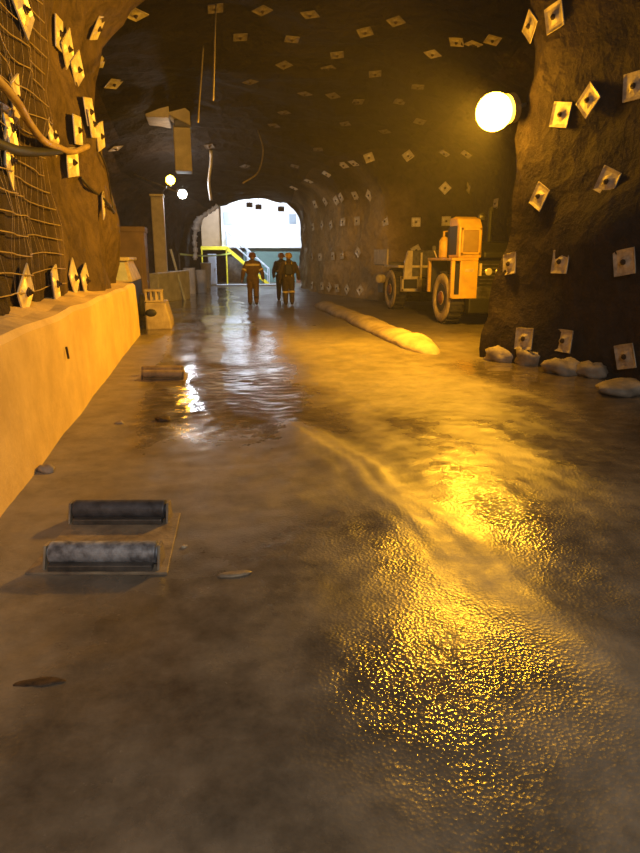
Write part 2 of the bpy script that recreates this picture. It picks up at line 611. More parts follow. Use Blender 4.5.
def floor_fn(x, y):
    k, s = ridge(x, y)
    n1 = noise.noise(Vector((x * 0.5, y * 0.35, 1)))
    n2 = noise.noise(Vector((x * 1.8, y * 1.2, 7)))
    n3 = noise.noise(Vector((x * 7, y * 7, 2)))
    far = sm(14, 9, y)
    z = 0.028 * n1 + 0.014 * n2
    # left-of-ridge fine, right of ridge rough
    right = sm(-0.1, 0.25, -s if RDIR.x > 0 else s)
    z += k * (0.028 + 0.02 * n2 + 0.010 * math.sin(s * 34 + 2 * n2) * (0.6 + n1))
    z += n3 * 0.006 * far
    # dry strip beside the low wall
    edge = sm(-0.55, -1.2, x) * sm(15, 13, y)
    gravel_near = sm(-0.5, 1.0, x + n2 * 0.7) * sm(5.8, 3.4, y + n1)
    gravel_right = sm(0.9, 2.1, x + n2 * 0.5) * sm(8.6, 5.8, y + n1 * 1.2)
    coarse = (0.75 + 0.5 * n2) * max(gravel_near, gravel_right, (0.30 + 0.2 * n1) * sm(5, 3.2, y)) * (1 - 0.5 * k)
    wetl_shade = 0.45 + 0.25 * n1 + (0.35 + 0.35 * n2) * sm(4.2, 2.6, y)
    wetl_shade = max(wetl_shade, 0.9 * coarse)
    wetl_shade = max(wetl_shade, 0.95 * sm(3.8, 6.8, y) * sm(2.2, 0.9, x + n2 * 0.5) * (1 - edge))
    wetl_shade = max(wetl_shade, 1.1 * sm(2.9, 4.4, x + n1 * 0.6) * sm(11, 9, y))  # wet strip by the right wall, deepened to carry the rock corner's shade
    dry = sm(0.9, 2.0, x + n1) * sm(4.3, 2.6, x) * sm(5.6, 7.6, y) * sm(17, 10, y)
    wetl_shade *= 1 - 0.75 * dry
    wetl_shade *= 1 - 0.6 * k
    wetl_shade *= 1 - 0.8 * edge
    return z, wetl_shade, coarse


def axis_list(a, b, c0, c1, fine, rough):
    out, q = [], a
    while q < b:
        out.append(q)
        q += fine if c0 <= q < c1 else rough
    out.append(b)
    return out


xs = axis_list(-9.6, 12.6, -2.1, 6.2, 0.05, 0.4)
yy_ = axis_list(-9.0, 50.2, 0.8, 10.0, 0.05, 0.25)
fv, fw, fc = [], [], []
for q in yy_:
    for x in xs:
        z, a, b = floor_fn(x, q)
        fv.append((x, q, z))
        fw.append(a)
        fc.append(b)
nx = len(xs)
ff = [(j * nx + i, j * nx + i + 1, (j + 1) * nx + i + 1, (j + 1) * nx + i) for j in range(len(yy_) - 1) for i in range(nx - 1)]
me = bpy.data.meshes.new('floor')
me.from_pydata(fv, [], ff)
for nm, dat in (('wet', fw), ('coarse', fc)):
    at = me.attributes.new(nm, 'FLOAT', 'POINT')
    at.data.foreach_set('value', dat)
me.materials.append(M['floor'])
me.shade_smooth()
floor = bpy.data.objects.new('floor', me)
COL.objects.link(floor)
struct(floor)


def fz(x, y):
    return floor_fn(x, y)[0]


# ------------------------------------------------------------------ haze in the air
hm = bpy.data.materials.new('dusty_haze')
hm.use_nodes = True
nt = hm.node_tree
nt.nodes.remove(nt.nodes['Principled BSDF'])
vs = N(nt, 'ShaderNodeVolumeScatter', Density=HAZE, Anisotropy=0.2)
vs.inputs['Color'].default_value = (0.95, 0.92, 0.88, 1)
nt.links.new(vs.outputs[0], nt.nodes['Material Output'].inputs['Volume'])
hz = MB().b2((-9.4, -8.5, -0.1), (12.4, 49.5, 9.2)).build('dust_haze', hm)
tag(hz, 'thin brown dust haze filling the tunnel air', 'haze', kind='stuff')


# ------------------------------------------------------------------ low concrete wall on the left
def barrier():
    root = thing('concrete_barrier', 'long low yellow-lit concrete wall along the left side of the tunnel', 'barrier', (0, 0, 0))
    mb = MB()
    n = 120
    y0, y1 = -7.5, 14.5
    prof = [(-1.36, -0.1), (-1.375, 0.55), (-1.39, 1.06), (-1.43, 1.11), (-1.62, 1.13), (-2.0, 1.2), (-2.0, -0.1)]
    vs_, fs_ = [], []
    m = len(prof)
    for i in range(n + 1):
        yy = y0 + (y1 - y0) * i / n
        for k, (px, pz) in enumerate(prof):
            q = Vector((px, yy, pz))
            d = noise.noise(Vector((yy * 0.9, pz * 1.5, 4))) * 0.018
            up = 0.0
            if k in (4, 5):
                up = noise.noise(Vector((yy * 1.3, k * 3.0, 8))) * (0.05 if k == 4 else 0.14)
            vs_.append((q.x + d, q.y, q.z + up + (0.02 * noise.noise(Vector((yy, 3, 3))) if k in (2, 3) else 0)))
    for i in range(n):
        for k in range(m):
            k2 = (k + 1) % m
            fs_.append((i * m + k, i * m + k2, (i + 1) * m + k2, (i + 1) * m + k))
    fs_.append(tuple(range(m)))
    fs_.append(tuple(n * m + k for k in range(m - 1, -1, -1)))
    mb.add(vs_, fs_)
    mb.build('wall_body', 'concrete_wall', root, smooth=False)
    p = P(67, 342, 7.0)
    MB().tube([(-1.36, 6.75, 0.78), (-1.35, 6.76, 0.66)], 0.012, 6).build('rebar_stub', 'nut', root)


barrier()


# ------------------------------------------------------------------ low kerb on the right
def kerb():
    a, b = G(437, 356), G(322, 306)
    d = (b - a)
    L = d.length
    u = d.normalized()
    s = Vector((u.y, -u.x, 0))
    mb = MB()
    n, m = 60, 10
    vs_, fs_ = [], []
    for i in range(n + 1):
        t = i / n
        c = a + d * t
        taper = min(1, (t / 0.08) ** 0.6 if t < 0.08 else 1, ((1 - t) / 0.05) ** 0.6 if t > 0.95 else 1) if 0 < t < 1 else 0.12
        for k in range(m + 1):
            ang = math.pi * k / m
            w_ = 0.34 * taper * (1 + 0.2 * noise.noise(c * 0.9))
            h_ = 0.24 * taper * (1 + 0.25 * noise.noise(c * 1.2 + Vector((5, 1, 1))))
            q = c + s * (math.cos(ang) * w_) + Vector((0, 0, math.sin(ang) ** 0.7 * h_ - 0.04))
            q += Vector((1, 0, 1)) * noise.noise(q * 3) * 0.03
            vs_.append(q)
    for i in range(n):
        for k in range(m):
            fs_.append((i * (m + 1) + k, i * (m + 1) + k + 1, (i + 1) * (m + 1) + k + 1, (i + 1) * (m + 1) + k))
        fs_.append((i * (m + 1) + m, i * (m + 1), (i + 1) * (m + 1), (i + 1) * (m + 1) + m))
    fs_.append(tuple(range(m + 1)))
    fs_.append(tuple(n * (m + 1) + k for k in range(m, -1, -1)))
    mb.add(vs_, fs_)
    tag(mb.build('kerb', 'kerb', smooth=True), 'low rounded muddy kerb between the road and the parking bay', 'kerb')


kerb()


# ------------------------------------------------------------------ rock bolt plates
def make_plate():
    mb = MB()
    s, t = 0.165, 0.012
    # dished square plate with turned rim
    rows = []
    n = 8
    vs_, fs_ = [], []
    for j in range(n + 1):
        for i in range(n + 1):
            x = -s + 2 * s * i / n
            z = -s + 2 * s * j / n
            r = math.hypot(x, z)
            h = 0.035 * max(0, 1 - (r / 0.09) ** 2) if r < 0.09 else 0
            if i in (0, n) or j in (0, n):
                h = 0.018
            vs_.append((x, z, h))
    for j in range(n):
        for i in range(n):
            a = j * (n + 1) + i
            fs_.append((a, a + 1, a + n + 2, a + n + 1))
    mb.add(vs_, fs_)
    o = mb.build('rock_bolt_plate', 'plate')
    md = o.modifiers.new('thick', 'SOLIDIFY')
    md.thickness = t
    md.offset = -1
    nb = MB()
    nb.lathe([(0.040, 0.025), (0.040, 0.038), (0.026, 0.042), (0.026, 0.056), (0.012, 0.056), (0.012, 0.072), (0.009, 0.075)], (0, 0, 0), (0, 0, 1), 8)
    c = nb.build('bolt_nut', 'nut', o)
    return o, c


PLATE, NUT = make_plate()
M['plate_shaded'] = mat('shade_toned_plate', (0.20, 0.17, 0.14), (0.10, 0.085, 0.07), 9, 0.7, 0.1, bump=0.15, bscale=40)  # roof copy of the plate, darkened to stand for roof shade
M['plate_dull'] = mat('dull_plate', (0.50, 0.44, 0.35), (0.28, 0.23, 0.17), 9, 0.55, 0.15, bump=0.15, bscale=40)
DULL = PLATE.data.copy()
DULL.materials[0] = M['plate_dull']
SHADED = PLATE.data.copy()
SHADED.materials[0] = M['plate_shaded']
used = [False]


def place_plate(px, py, rot, label, group, scale=1.0, dusty=False):  # dusty: use the plate copy darkened for roof shade
    d = ray(px, py)
    hit, n_, _, dist = BVH.ray_cast(CPOS, d)
    h0, n0, _, _ = BVH0.ray_cast(CPOS, d)
    if hit is None:
        return
    n = (n0 if n0 is not None else n_).copy()
    if n.dot(d) > 0:
        n = -n
    n2 = n_.copy()
    if n2.dot(d) > 0:
        n2 = -n2
    n = (n * 0.8 + n2 * 0.2 + Vector((random.uniform(-.1, .1), random.uniform(-.1, .1), random.uniform(-.12, .12)))).normalized()
    up = Vector((0, 0, 1))
    if abs(n.z) > 0.95:
        up = Vector((0, 1, 0))
    ux = up.cross(n).normalized()
    uy = n.cross(ux)
    m = Matrix((ux, uy, n)).transposed() @ Matrix.Rotation(R(rot), 3, 'Z')
    if not used[0]:
        o, c = PLATE, NUT
        used[0] = True
    else:
        o, c = PLATE.copy(), NUT.copy()
        COL.objects.link(o)
        COL.objects.link(c)
        c.parent = o
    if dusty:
        o.data = SHADED
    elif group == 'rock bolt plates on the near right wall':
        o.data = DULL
    o.matrix_world = Matrix.Translation(hit + n * 0.042) @ m.to_4x4() @ Matrix.Scale(scale, 4)
    tag(o, label, 'rock bolt plate', group)
    return o


LW = 'rock bolt plates on the left wall'
for px, py, rot, lab in [
    (18, 10, 45, 'bright diamond rock bolt plate at the very top of the left wall'),
    (55, 33, 3, 'upright bright rectangular bolt plate beside a diamond one, high on left wall'),
    (64, 48, 45, 'bright diamond bolt plate right of the upright one, high on left wall'),
    (74, 69, 40, 'narrow slanted bolt plate just below the high diamond plate on left wall'),
    (10, 98, 25, 'bright tilted bolt plate behind the start of the tan hose, left wall'),
    (4, 128, 5, 'bolt plate cut by the left edge, below the tan hose'),
    (49, 136, 42, 'large bright bolt plate partly behind the sagging tan hose'),
    (3, 160, 60, 'small round-looking bolt plate at left edge below the dark hose'),
    (69, 162, 10, 'bright bolt plate hanging just under the end of the tan hose'),
    (86, 112, 10, 'very bright upper bolt plate of a close pair on left wall above the hose end'),
    (89, 124, 8, 'lower bolt plate of the close pair on left wall above the hose end'),
    (97, 136, 20, 'dim slanted bolt plate right of the close pair on left wall'),
    (74, 130, 5, 'thin dim bolt plate left of the close pair on left wall'),
    (115, 147, 30, 'small bolt plate near the corner of the left wall before the recess'),
    (95, 26, 20, 'faint bolt plate high on left wall right of the upright plates'),
    (101, 58, 15, 'faint long bolt plate midway up left wall near the dark corner'),
    (113, 82, 15, 'faint bolt plate on the curved left wall beside the dark corner'),
    (135, 12, 40, 'faint bolt plate where left wall meets the roof, top of photo'),
    (20, 291, 45, 'tall diamond bolt plate low on left wall above the concrete wall'),
    (51, 284, 12, 'upright bolt plate with dark hole low on left wall, second from left edge'),
    (70, 278, 35, 'dim bolt plate third from left edge just above the concrete wall'),
    (82, 281, 25, 'narrow slanted bolt plate low on left wall nearest the recess'),
    (100, 205, 15, 'dim bolt plate by the thin black cable on left wall corner'),
]:
    place_plate(px, py, rot, lab, LW, 1.2)

RW = 'rock bolt plates on the near right wall'
for px, py, rot, lab in [
    (493, 38, 5, 'upright bolt plate directly above the bright lamp'),
    (474, 42, -12, 'narrow upright bolt plate just left of the one above the lamp'),
    (457, 40, -28, 'tilted bolt plate third left above the lamp'),
    (433, 52, -35, 'tilted small bolt plate furthest left in the row above the lamp'),
    (533, 26, 45, 'thin diamond bolt plate right above the lamp near top of photo'),
    (557, 17, 8, 'bolt plate at top of right wall beside the thin diamond one'),
    (563, 115, -12, 'bolt plate level with the lamp, just right of it'),
    (591, 101, 45, 'diamond bolt plate level with the lamp, further right'),
    (637, 86, 0, 'bolt plate cut by the right edge level with the lamp'),
    (542, 197, -28, 'tilted square bolt plate below and right of the lamp'),
    (610, 182, -25, 'tilted bolt plate below right of lamp, near right edge'),
    (497, 204, 0, 'upright bolt plate on the rock corner straight below the lamp'),
    (512, 264, 8, 'bright crooked bolt plate on rock corner beside the yellow machine'),
    (563, 262, 0, 'square straight bolt plate mid height between two others on right wall'),
    (627, 262, 10, 'bolt plate with dark centre mid height at right edge'),
    (526, 339, 3, 'narrow bolt plate low on right wall above rubble, leftmost of three'),
    (566, 341, 0, 'square dull bolt plate low on right wall, middle of three'),
    (628, 356, 14, 'bolt plate with dark hole low on right wall by right edge'),
]:
    place_plate(px, py, rot, lab, RW)

BW = 'rock bolt plates on the bay wall'
for px, py, rot, lab in [
    (369, 157, 20, 'square bolt plate at top left of the bay back wall'),
    (370, 195, 45, 'pale diamond bolt plate at left of bay back wall'),
    (386, 221, 10, 'tilted bolt plate above the machine tail'),
    (416, 222, 0, 'faint bolt plate above middle of the yellow machine'),
    (446, 221, 0, 'upright bright bolt plate left of the machine cab top'),
    (445, 188, 45, 'pale diamond bolt plate above the machine cab'),
    (469, 187, 45, 'faint diamond bolt plate right of the pale diamond above the cab'),
    (445, 152, 10, 'small bolt plate upper left below the bright lamp'),
    (467, 153, 15, 'small bolt plate upper right close below the bright lamp'),
    (408, 155, 40, 'faint bolt plate high in middle of bay back wall'),
    (416, 250, 30, 'bolt plate directly above the machine rear deck'),
    (383, 254, 5, 'bolt plate beside the rear end of the machine'),
]:
    place_plate(px, py, rot, lab, BW)

FW = 'rock bolt plates on the far right wall'
ordn = ['first', 'second', 'third', 'fourth', 'fifth', 'sixth', 'seventh']
rows = [
    ('top row', [(354, 162), (344, 164), (327, 173), (309, 180), (294, 187)]),
    ('second row from top', [(356, 195), (342, 197), (337, 200), (326, 201), (316, 204)]),
    ('middle row', [(358, 221), (344, 222), (332, 225), (323, 225), (314, 227), (305, 228)]),
    ('second row from floor', [(359, 252), (343, 255), (334, 256), (321, 257), (313, 257)]),
    ('lowest row', [(361, 290), (348, 289), (338, 288), (330, 287), (323, 286), (313, 285)]),
]
for rn, pts in rows:
    for k, (px, py) in enumerate(pts):
        place_plate(px, py, random.choice((0, 5, 20, 45)), 'orange-lit bolt plate on far right wall, %s, %s from the bay' % (rn, ordn[k]), FW)

RF = 'rock bolt plates on the dark roof'
for k, (px, py, where) in enumerate([
    (215, 6, 'at top centre beside the hanging wire'), (240, 35, 'dim, right of the hanging wire'), (292, 37, 'dim, near top centre'),
    (337, 53, 'dim, under the faint row at centre right'), (284, 63, 'bright edged, centre of roof'), (328, 66, 'faint, right of the roof centre'),
    (333, 94, 'faint, third step down right of centre'), (358, 100, 'faint, above the bay corner'), (284, 111, 'bright, low over the portal'),
    (274, 124, 'small bright, just below the bright low one'), (209, 145, 'tiny bright, left over the portal'), (318, 148, 'dim, above the far wall top row'),
    (262, 8, 'faint, at the top edge left of centre'), (310, 12, 'faint, at the top edge centre'), (396, 19, 'faint, top edge right of centre'),
    (365, 30, 'faint, between centre and the lamp row'), (375, 72, 'faint, midway to the lamp'), (400, 100, 'faint, over the bay mouth'),
    (250, 80, 'faint, left of roof centre'), (305, 92, 'faint, straight above the far wall'), (345, 122, 'faint, just above the bay corner'),
    (385, 130, 'faint, over the machine tail'), (420, 120, 'faint, over the machine middle'), (295, 165, 'tiny, right above portal corner'),
    (245, 165, 'tiny, left above the portal'), (418, 85, 'faint, halfway between bay and lamp row')]):
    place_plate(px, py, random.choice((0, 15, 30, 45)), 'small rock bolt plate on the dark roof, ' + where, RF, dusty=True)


# ------------------------------------------------------------------ wire mesh, hoses and cables on the left wall
def wall_hit(y, z):
    """point on the left wall at y, z and its inward normal"""
    hit, n, _, _ = BVH.ray_cast(Vector((1.8, y, z)), Vector((-1, 0, 0)))
    if hit is None:
        hit = Vector((-1.7, y, z))
    return hit


def wire_mesh():
    mb = MB()
    step = 0.19
    zs = [1.3 + step * i for i in range(21)]
    ysl = [3.2 + 0.2 * i for i in range(0, 30)]
    for z in zs:
        pts = []
        for y in [3.2 + 0.25 * i for i in range(24)]:
            q = wall_hit(y, min(z, 5.4)) + Vector((0.05 + 0.02 * math.sin(y * 2.1), 0, 0.025 * math.sin(y * 2.6 + z * 3)))
            pts.append(q)
        mb.tube(pts, 0.007, 5)
    for y in ysl[::1]:
        pts = [wall_hit(y, z) + Vector((0.05 + 0.02 * math.sin(y * 2.1), 0, 0.025 * math.sin(y * 2.6 + z * 3))) for z in zs[::2]]
        mb.tube(pts, 0.0016, 5)
    tag(mb.build('wire_mesh', 'wire', smooth=True), 'steel wire mesh screen stretched over the near left rock wall', 'wire mesh')


wire_mesh()


def hang_curve(pts, n=24):
    """Catmull-Rom through points"""
    pts = [Vector(p) for p in pts]
    q = [pts[0] * 2 - pts[1]] + pts + [pts[-1] * 2 - pts[-2]]
    out = []
    for i in range(1, len(q) - 2):
        for k in range(n):
            t = k / n
            a, b, c, d = q[i - 1], q[i], q[i + 1], q[i + 2]
            out.append(0.5 * (2 * b + (c - a) * t + (2 * a - 5 * b + 4 * c - d) * t * t + (3 * b - a - 3 * c + d) * t ** 3))
    out.append(pts[-1])
    return out


def on_wall(px, py, off=0.09):
    d = ray(px, py)
    hit, n, _, _ = BVH.ray_cast(CPOS, d)
    if n.dot(d) > 0:
        n = -n
    return hit + n * off


hp = [on_wall(-60, 40), on_wall(-25, 70, 0.12), on_wall(0, 97, 0.15), on_wall(14, 121, .15), on_wall(30, 139, .15), on_wall(48, 148, 0.14), on_wall(66, 150, 0.12), on_wall(84, 146, 0.06)]
tag(MB().tube(hang_curve(hp, 8), 0.042, 12).build('air_hose', 'hose', smooth=True), 'thick tan hose sagging across the bolt plates of the left wall', 'hose')
hp = [on_wall(-60, 118), on_wall(-20, 140, .06), on_wall(0, 147, 0.06), on_wall(20, 151, .05), on_wall(40, 151, .05), on_wall(58, 150, 0.05)]
tag(MB().tube(hang_curve(hp, 8), 0.05, 12).build('air_hose', 'black', smooth=True), 'thick black hose low behind the tan hose on left wall', 'hose')
hp = [on_wall(79, 177, 0.03), on_wall(90, 190, .04), on_wall(103, 200, 0.04), on_wall(112, 212, 0.03)]
tag(MB().tube(hang_curve(hp, 8), 0.022, 8).build('power_cable', 'cable', smooth=True), 'short thick black cable running down the left wall corner', 'cable')
hp = [on_wall(97, 150, 0.03), on_wall(104, 168, .04), on_wall(108, 190, 0.04), on_wall(112, 214, 0.03)]
tag(MB().tube(hang_curve(hp, 8), 0.014, 8).build('power_cable', 'cable', smooth=True), 'thin black cable dropping steeply beside the left wall corner', 'cable')


def roof_cable(top, pts, Yend, r, m, label):
    a = on_wall(*top, off=0.02)
    Y = a.y
    mb = MB()
    path = [a] + [P(px, py, Y + (Yend - Y) * (k + 1) / len(pts)) for k, (px, py) in enumerate(pts)]
    mb.tube(hang_curve(path, 6), r, 8)
    tag(mb.build('hanging_cable', m, smooth=True), label, 'cable')


roof_cable((216, 3), [(215, 30), (214, 70), (213, 100)], 10.6, 0.016, 'cable_pale', 'pale loose wire hanging from the roof at top centre')
roof_cable((203, 45), [(201, 80), (199, 105), (198, 122)], 14.5, 0.02, 'cable_pale', 'pale straight wire hanging down to the duct elbow')
roof_cable((258, 130), [(263, 150), (258, 172), (243, 183)], 20.5, 0.025, 'cable_pale', 'curved faint cable hanging from the roof above the portal')
roof_cable((211, 150), [(211, 163), (209, 182), (211, 200)], 27.0, 0.06, 'plastic', 'pale twisted strip hanging above the left of the portal')


# ------------------------------------------------------------------ the lamps
def bulkhead_lamp(name, label, c, mount, rad, m):
    root = thing(name, label, 'lamp', c)
    c = Vector(c)
    MB().ball((0, 0, 0), rad, 28, 18).build('globe', m, root, smooth=True)
    d = (Vector(mount) - c)
    u = d.normalized()
    MB().lathe([(rad * 0.55, rad * 0.80), (rad * 0.8, rad * 0.86), (rad * 0.8, rad * 1.25), (rad * 0.45, rad * 1.5)], (0, 0, 0), u, 24).build('housing', 'steel', root, smooth=False)
    MB().tube([u * rad * 1.3, d], 0.03, 8).build('bracket', 'steel', root)
    return root


LP = P(494, 112, 10.0)
d = ray(545, 118)
lm = BVH.ray_cast(LP, Vector((1, 0.15, 0.25)).normalized())[0] or LP + Vector((0.6, 0, 0.2))
lamp = bulkhead_lamp('tunnel_lamp', 'big blazing orange lamp on the right rock corner above the yellow machine', LP, lm + (lm - LP).normalized() * 0.05, 0.27, 'lamp_sodium')

# two spots added inside the globe aim its light across the road and into the bay
for nm, pw, bdir, half, bl in (('lamp_beam_road', LAMP_BEAM, (-0.85, 0.06, -0.52), 78, 0.7), ('added_beam_bay', ADDED_BAY_BEAM, (-0.12, 0.93, -0.34), 62, 0.6)):
    bd = bpy.data.lights.new(nm, 'SPOT')
    bd.energy = pw
    bd.color = SODIUM
    bd.spot_size = R(2 * half)
    bd.spot_blend = bl
    bd.shadow_soft_size = 0.16
    bo = bpy.data.objects.new(nm, bd)
    COL.objects.link(bo)
    bo.location = LP
    bo.rotation_euler = Vector(bdir).to_track_quat('-Z', 'Y').to_euler()

# left: pillar, lamp on top
PY = 26.0
pb = P(161, 262, PY)
pt = P(161, 197, PY)


def pillar():
    root = thing('concrete_pillar', 'pale square concrete pillar standing in the left recess under the small orange lamp', 'pillar', (pb.x, PY, 0))
    MB().box((0, 0, pt.z / 2), (0.46, 0.46, pt.z)).build('shaft', 'duct', root, bevel=0.03)
    MB().box((0, 0, pt.z + 0.04), (0.52, 0.52, 0.08)).build('cap', 'duct', root, bevel=0.015)


pillar()
LL = P(170.5, 180, PY - 0.3)
bulkhead_lamp('tunnel_lamp', 'small orange lamp beside the pillar in the left recess', LL, (pb.x + 0.1, PY, pt.z + 0.03), 0.16, 'lamp_sodium_left')
WL = P(182.5, 194, 27.0)
hit = BVH.ray_cast(WL, Vector((-1, 0.3, 0.4)).normalized())[0] or WL + Vector((-1, .3, .4))
bulkhead_lamp('tunnel_lamp', 'small white lamp right below the orange lamp in the left recess', WL, hit, 0.16, 'lamp_white')


# ------------------------------------------------------------------ ventilation duct in the left recess
def duct():
    Y = 22.0
    root = thing('ventilation_duct', 'boxy dusty ventilation duct hanging from the roof above the small orange lamp', 'duct', (0, 0, 0))

    def q(px, py, dy=0.0):
        return P(px, py, Y + dy)
    a, b = q(146, 118), q(168, 92)
    MB().b2((a.x, Y - 0.2, a.z), (b.x, Y + 2.2, b.z)).build('duct_box', 'duct', root, bevel=0.03)
    c0, c1 = q(166, 101), q(190, 117)
    mb = MB()
    mb.prism([(c0.x, c0.z + .28), (c1.x, c1.z + .18), (c1.x, c1.z - .22), (c0.x, c0.z - .35)], 'y', Y + 0.1, Y + 1.2)
    mb.build('elbow', 'duct', root, bevel=0.03)
    e0, e1 = q(175, 170), q(190, 124)
    MB().b2((e0.x, Y + 0.2, e0.z), (e1.x, Y + 1.0, e1.z)).build('drop_pipe', 'duct', root, bevel=0.03)
    f0 = q(174, 126)
    f1 = q(191, 119)
    MB().b2((f0.x, Y + 0.13, f0.z), (f1.x, Y + 1.07, f1.z)).build('flange', 'steel', root, bevel=0.02)
    hang = BVH.ray_cast(Vector(((a.x + b.x) / 2, Y + 1, b.z)), Vector((0, 0, 1)))[0]
    if hang:
        for sx in (-0.25, 0.25):
            MB().tube([((a.x + b.x) / 2 + sx, Y + 1, b.z - 0.05), ((a.x + b.x) / 2 + sx, Y + 1, hang.z + 0.15)], 0.02, 8).build('hanger_rod', 'steel', root)


duct()


# ------------------------------------------------------------------ left recess: parked car, cabinet, blocks
def wheel(parent, c, r, wd, axis, tyre='tyre', side='tyre_side', hub='hub', cap_m='dark_red'):
    ax = Vector(axis)
    t = MB()
    t.lathe([(r * 0.62, -wd / 2 + .02), (r * 0.8, -wd / 2), (r * 0.95, -wd / 2 + .03), (r, -wd / 2 + .08), (r, wd / 2 - .08), (r * 0.95, wd / 2 - .03), (r * 0.9, wd / 2 - 0.015)], c, ax, 36)
    if r > 0.5:
        cc = Vector(c)
        for k in range(22):
            a = 2 * math.pi * k / 22
            rot = Matrix.Rotation(a, 3, 'X')
            t.box(cc + rot @ Vector((0.0, 0, r + 0.008)), (wd * 0.82, 0.07, 0.035), rot)
    tw = t.build('wheel', tyre, parent, smooth=False)
    s = MB()
    s.lathe([(r * 0.955, wd / 2 - 0.035), (r * 0.93, wd / 2 - 0.005), (r * 0.8, wd / 2 + 0.012), (r * 0.6, wd / 2 + .0), (r * 0.58, wd / 2 - 0.05)], c, ax, 36)
    s.build('tyre_wall', side, tw, smooth=True)
    h = MB()
    h.lathe([(r * 0.58, wd / 2 - 0.03), (r * 0.55, wd / 2 - 0.01), (r * 0.50, wd / 2 - 0.07), (r * 0.3, wd / 2 - 0.07), (r * 0.27, wd / 2 - 0.01), (r * 0.1, wd / 2)], c, ax, 28)
    h.build('rim', hub, tw, smooth=False)
    if r > 0.5:
        MB().lathe([(r * 0.24, wd / 2 - 0.01), (r * 0.22, wd / 2 + 0.03), (r * 0.1, wd / 2 + 0.05)], c, ax, 20).build('hub_cap', cap_m, tw)
    return tw


def car():
    root = thing('car', 'parked light car with pale windscreen behind the end of the low concrete wall', 'car', (-2.5, 15.9, 0))
    prof = [(0.05, 0.35), (0.0, 0.75), (0.15, 0.95), (1.15, 1.06), (3.9, 1.06), (4.1, 0.95), (4.15, 0.4)]
    MB().prism(prof, 'x', -0.86, 0.78).build('body', 'black', root, bevel=0.05)
    cab = MB()
    zs_ = 1.05
    b0 = [(-0.82, 1.0, zs_), (0.82, 1.0, zs_), (0.82, 3.6, zs_), (-0.82, 3.6, zs_)]
    t0 = [(-0.66, 1.55, 1.56), (0.66, 1.55, 1.56), (0.66, 3.2, 1.56), (-0.66, 3.2, 1.56)]
    cab.add(b0 + t0, [(0, 1, 5, 4), (1, 2, 6, 5), (2, 3, 7, 6), (3, 0, 4, 7), (4, 5, 6, 7), (3, 2, 1, 0)])
    cab.build('cabin', 'cream', root, bevel=0.03)
    ws = MB()
    ws.add([(-0.72, 1.02, 1.10), (0.72, 1.02, 1.10), (0.6, 1.5, 1.53), (-0.6, 1.5, 1.53), (-0.72, 1.06, 1.06), (0.72, 1.06, 1.06), (0.6, 1.54, 1.49), (-0.6, 1.54, 1.49)],
           [(0, 1, 2, 3), (4, 7, 6, 5), (0, 4, 5, 1), (1, 5, 6, 2), (2, 6, 7, 3), (3, 7, 4, 0)])
    ws.build('windscreen', 'glass_white', root)
    MB().box((0, 2.35, 1.60), (1.5, 2.0, 0.10)).build('roof', 'cream', root, bevel=0.04)
    for sx in (-1, 1):
        MB().box((sx * 0.6, 0.02, 0.72), (0.3, 0.06, 0.14)).build('headlamp', 'lens_clear', root, bevel=0.02)
        for yy in (0.8, 3.3):
            wheel(root, (sx * 0.78, yy, 0.33), 0.33, 0.2, (sx, 0, 0), 'tyre', 'tyre', 'steel')


car()


def cabinet():
    a, b = P(143, 283, 20.0), P(143, 229, 20.0)
    root = thing('equipment_cabinet', 'tall brown flat-topped cabinet behind the parked car at the recess', 'cabinet', (b.x - 1.1, 20.75, 0))
    MB().box((0, 0, b.z / 2), (2.2, 1.0, b.z)).build('body', 'cabinet_brown', root, bevel=0.02)
    MB().box((0, 0, b.z + 0.0), (2.26, 1.06, 0.16)).build('top_cap', 'cabinet_brown', root, bevel=0.02)
    for k in (-0.55, 0.5):
        d = MB().box((k, -0.51, b.z / 2), (0.95, 0.04, b.z * 0.82)).build('door', 'cabinet_brown', root, bevel=0.01)
        MB().box((k + 0.38, -0.545, b.z / 2), (0.03, 0.04, 0.2)).build('handle', 'steel', d)


cabinet()


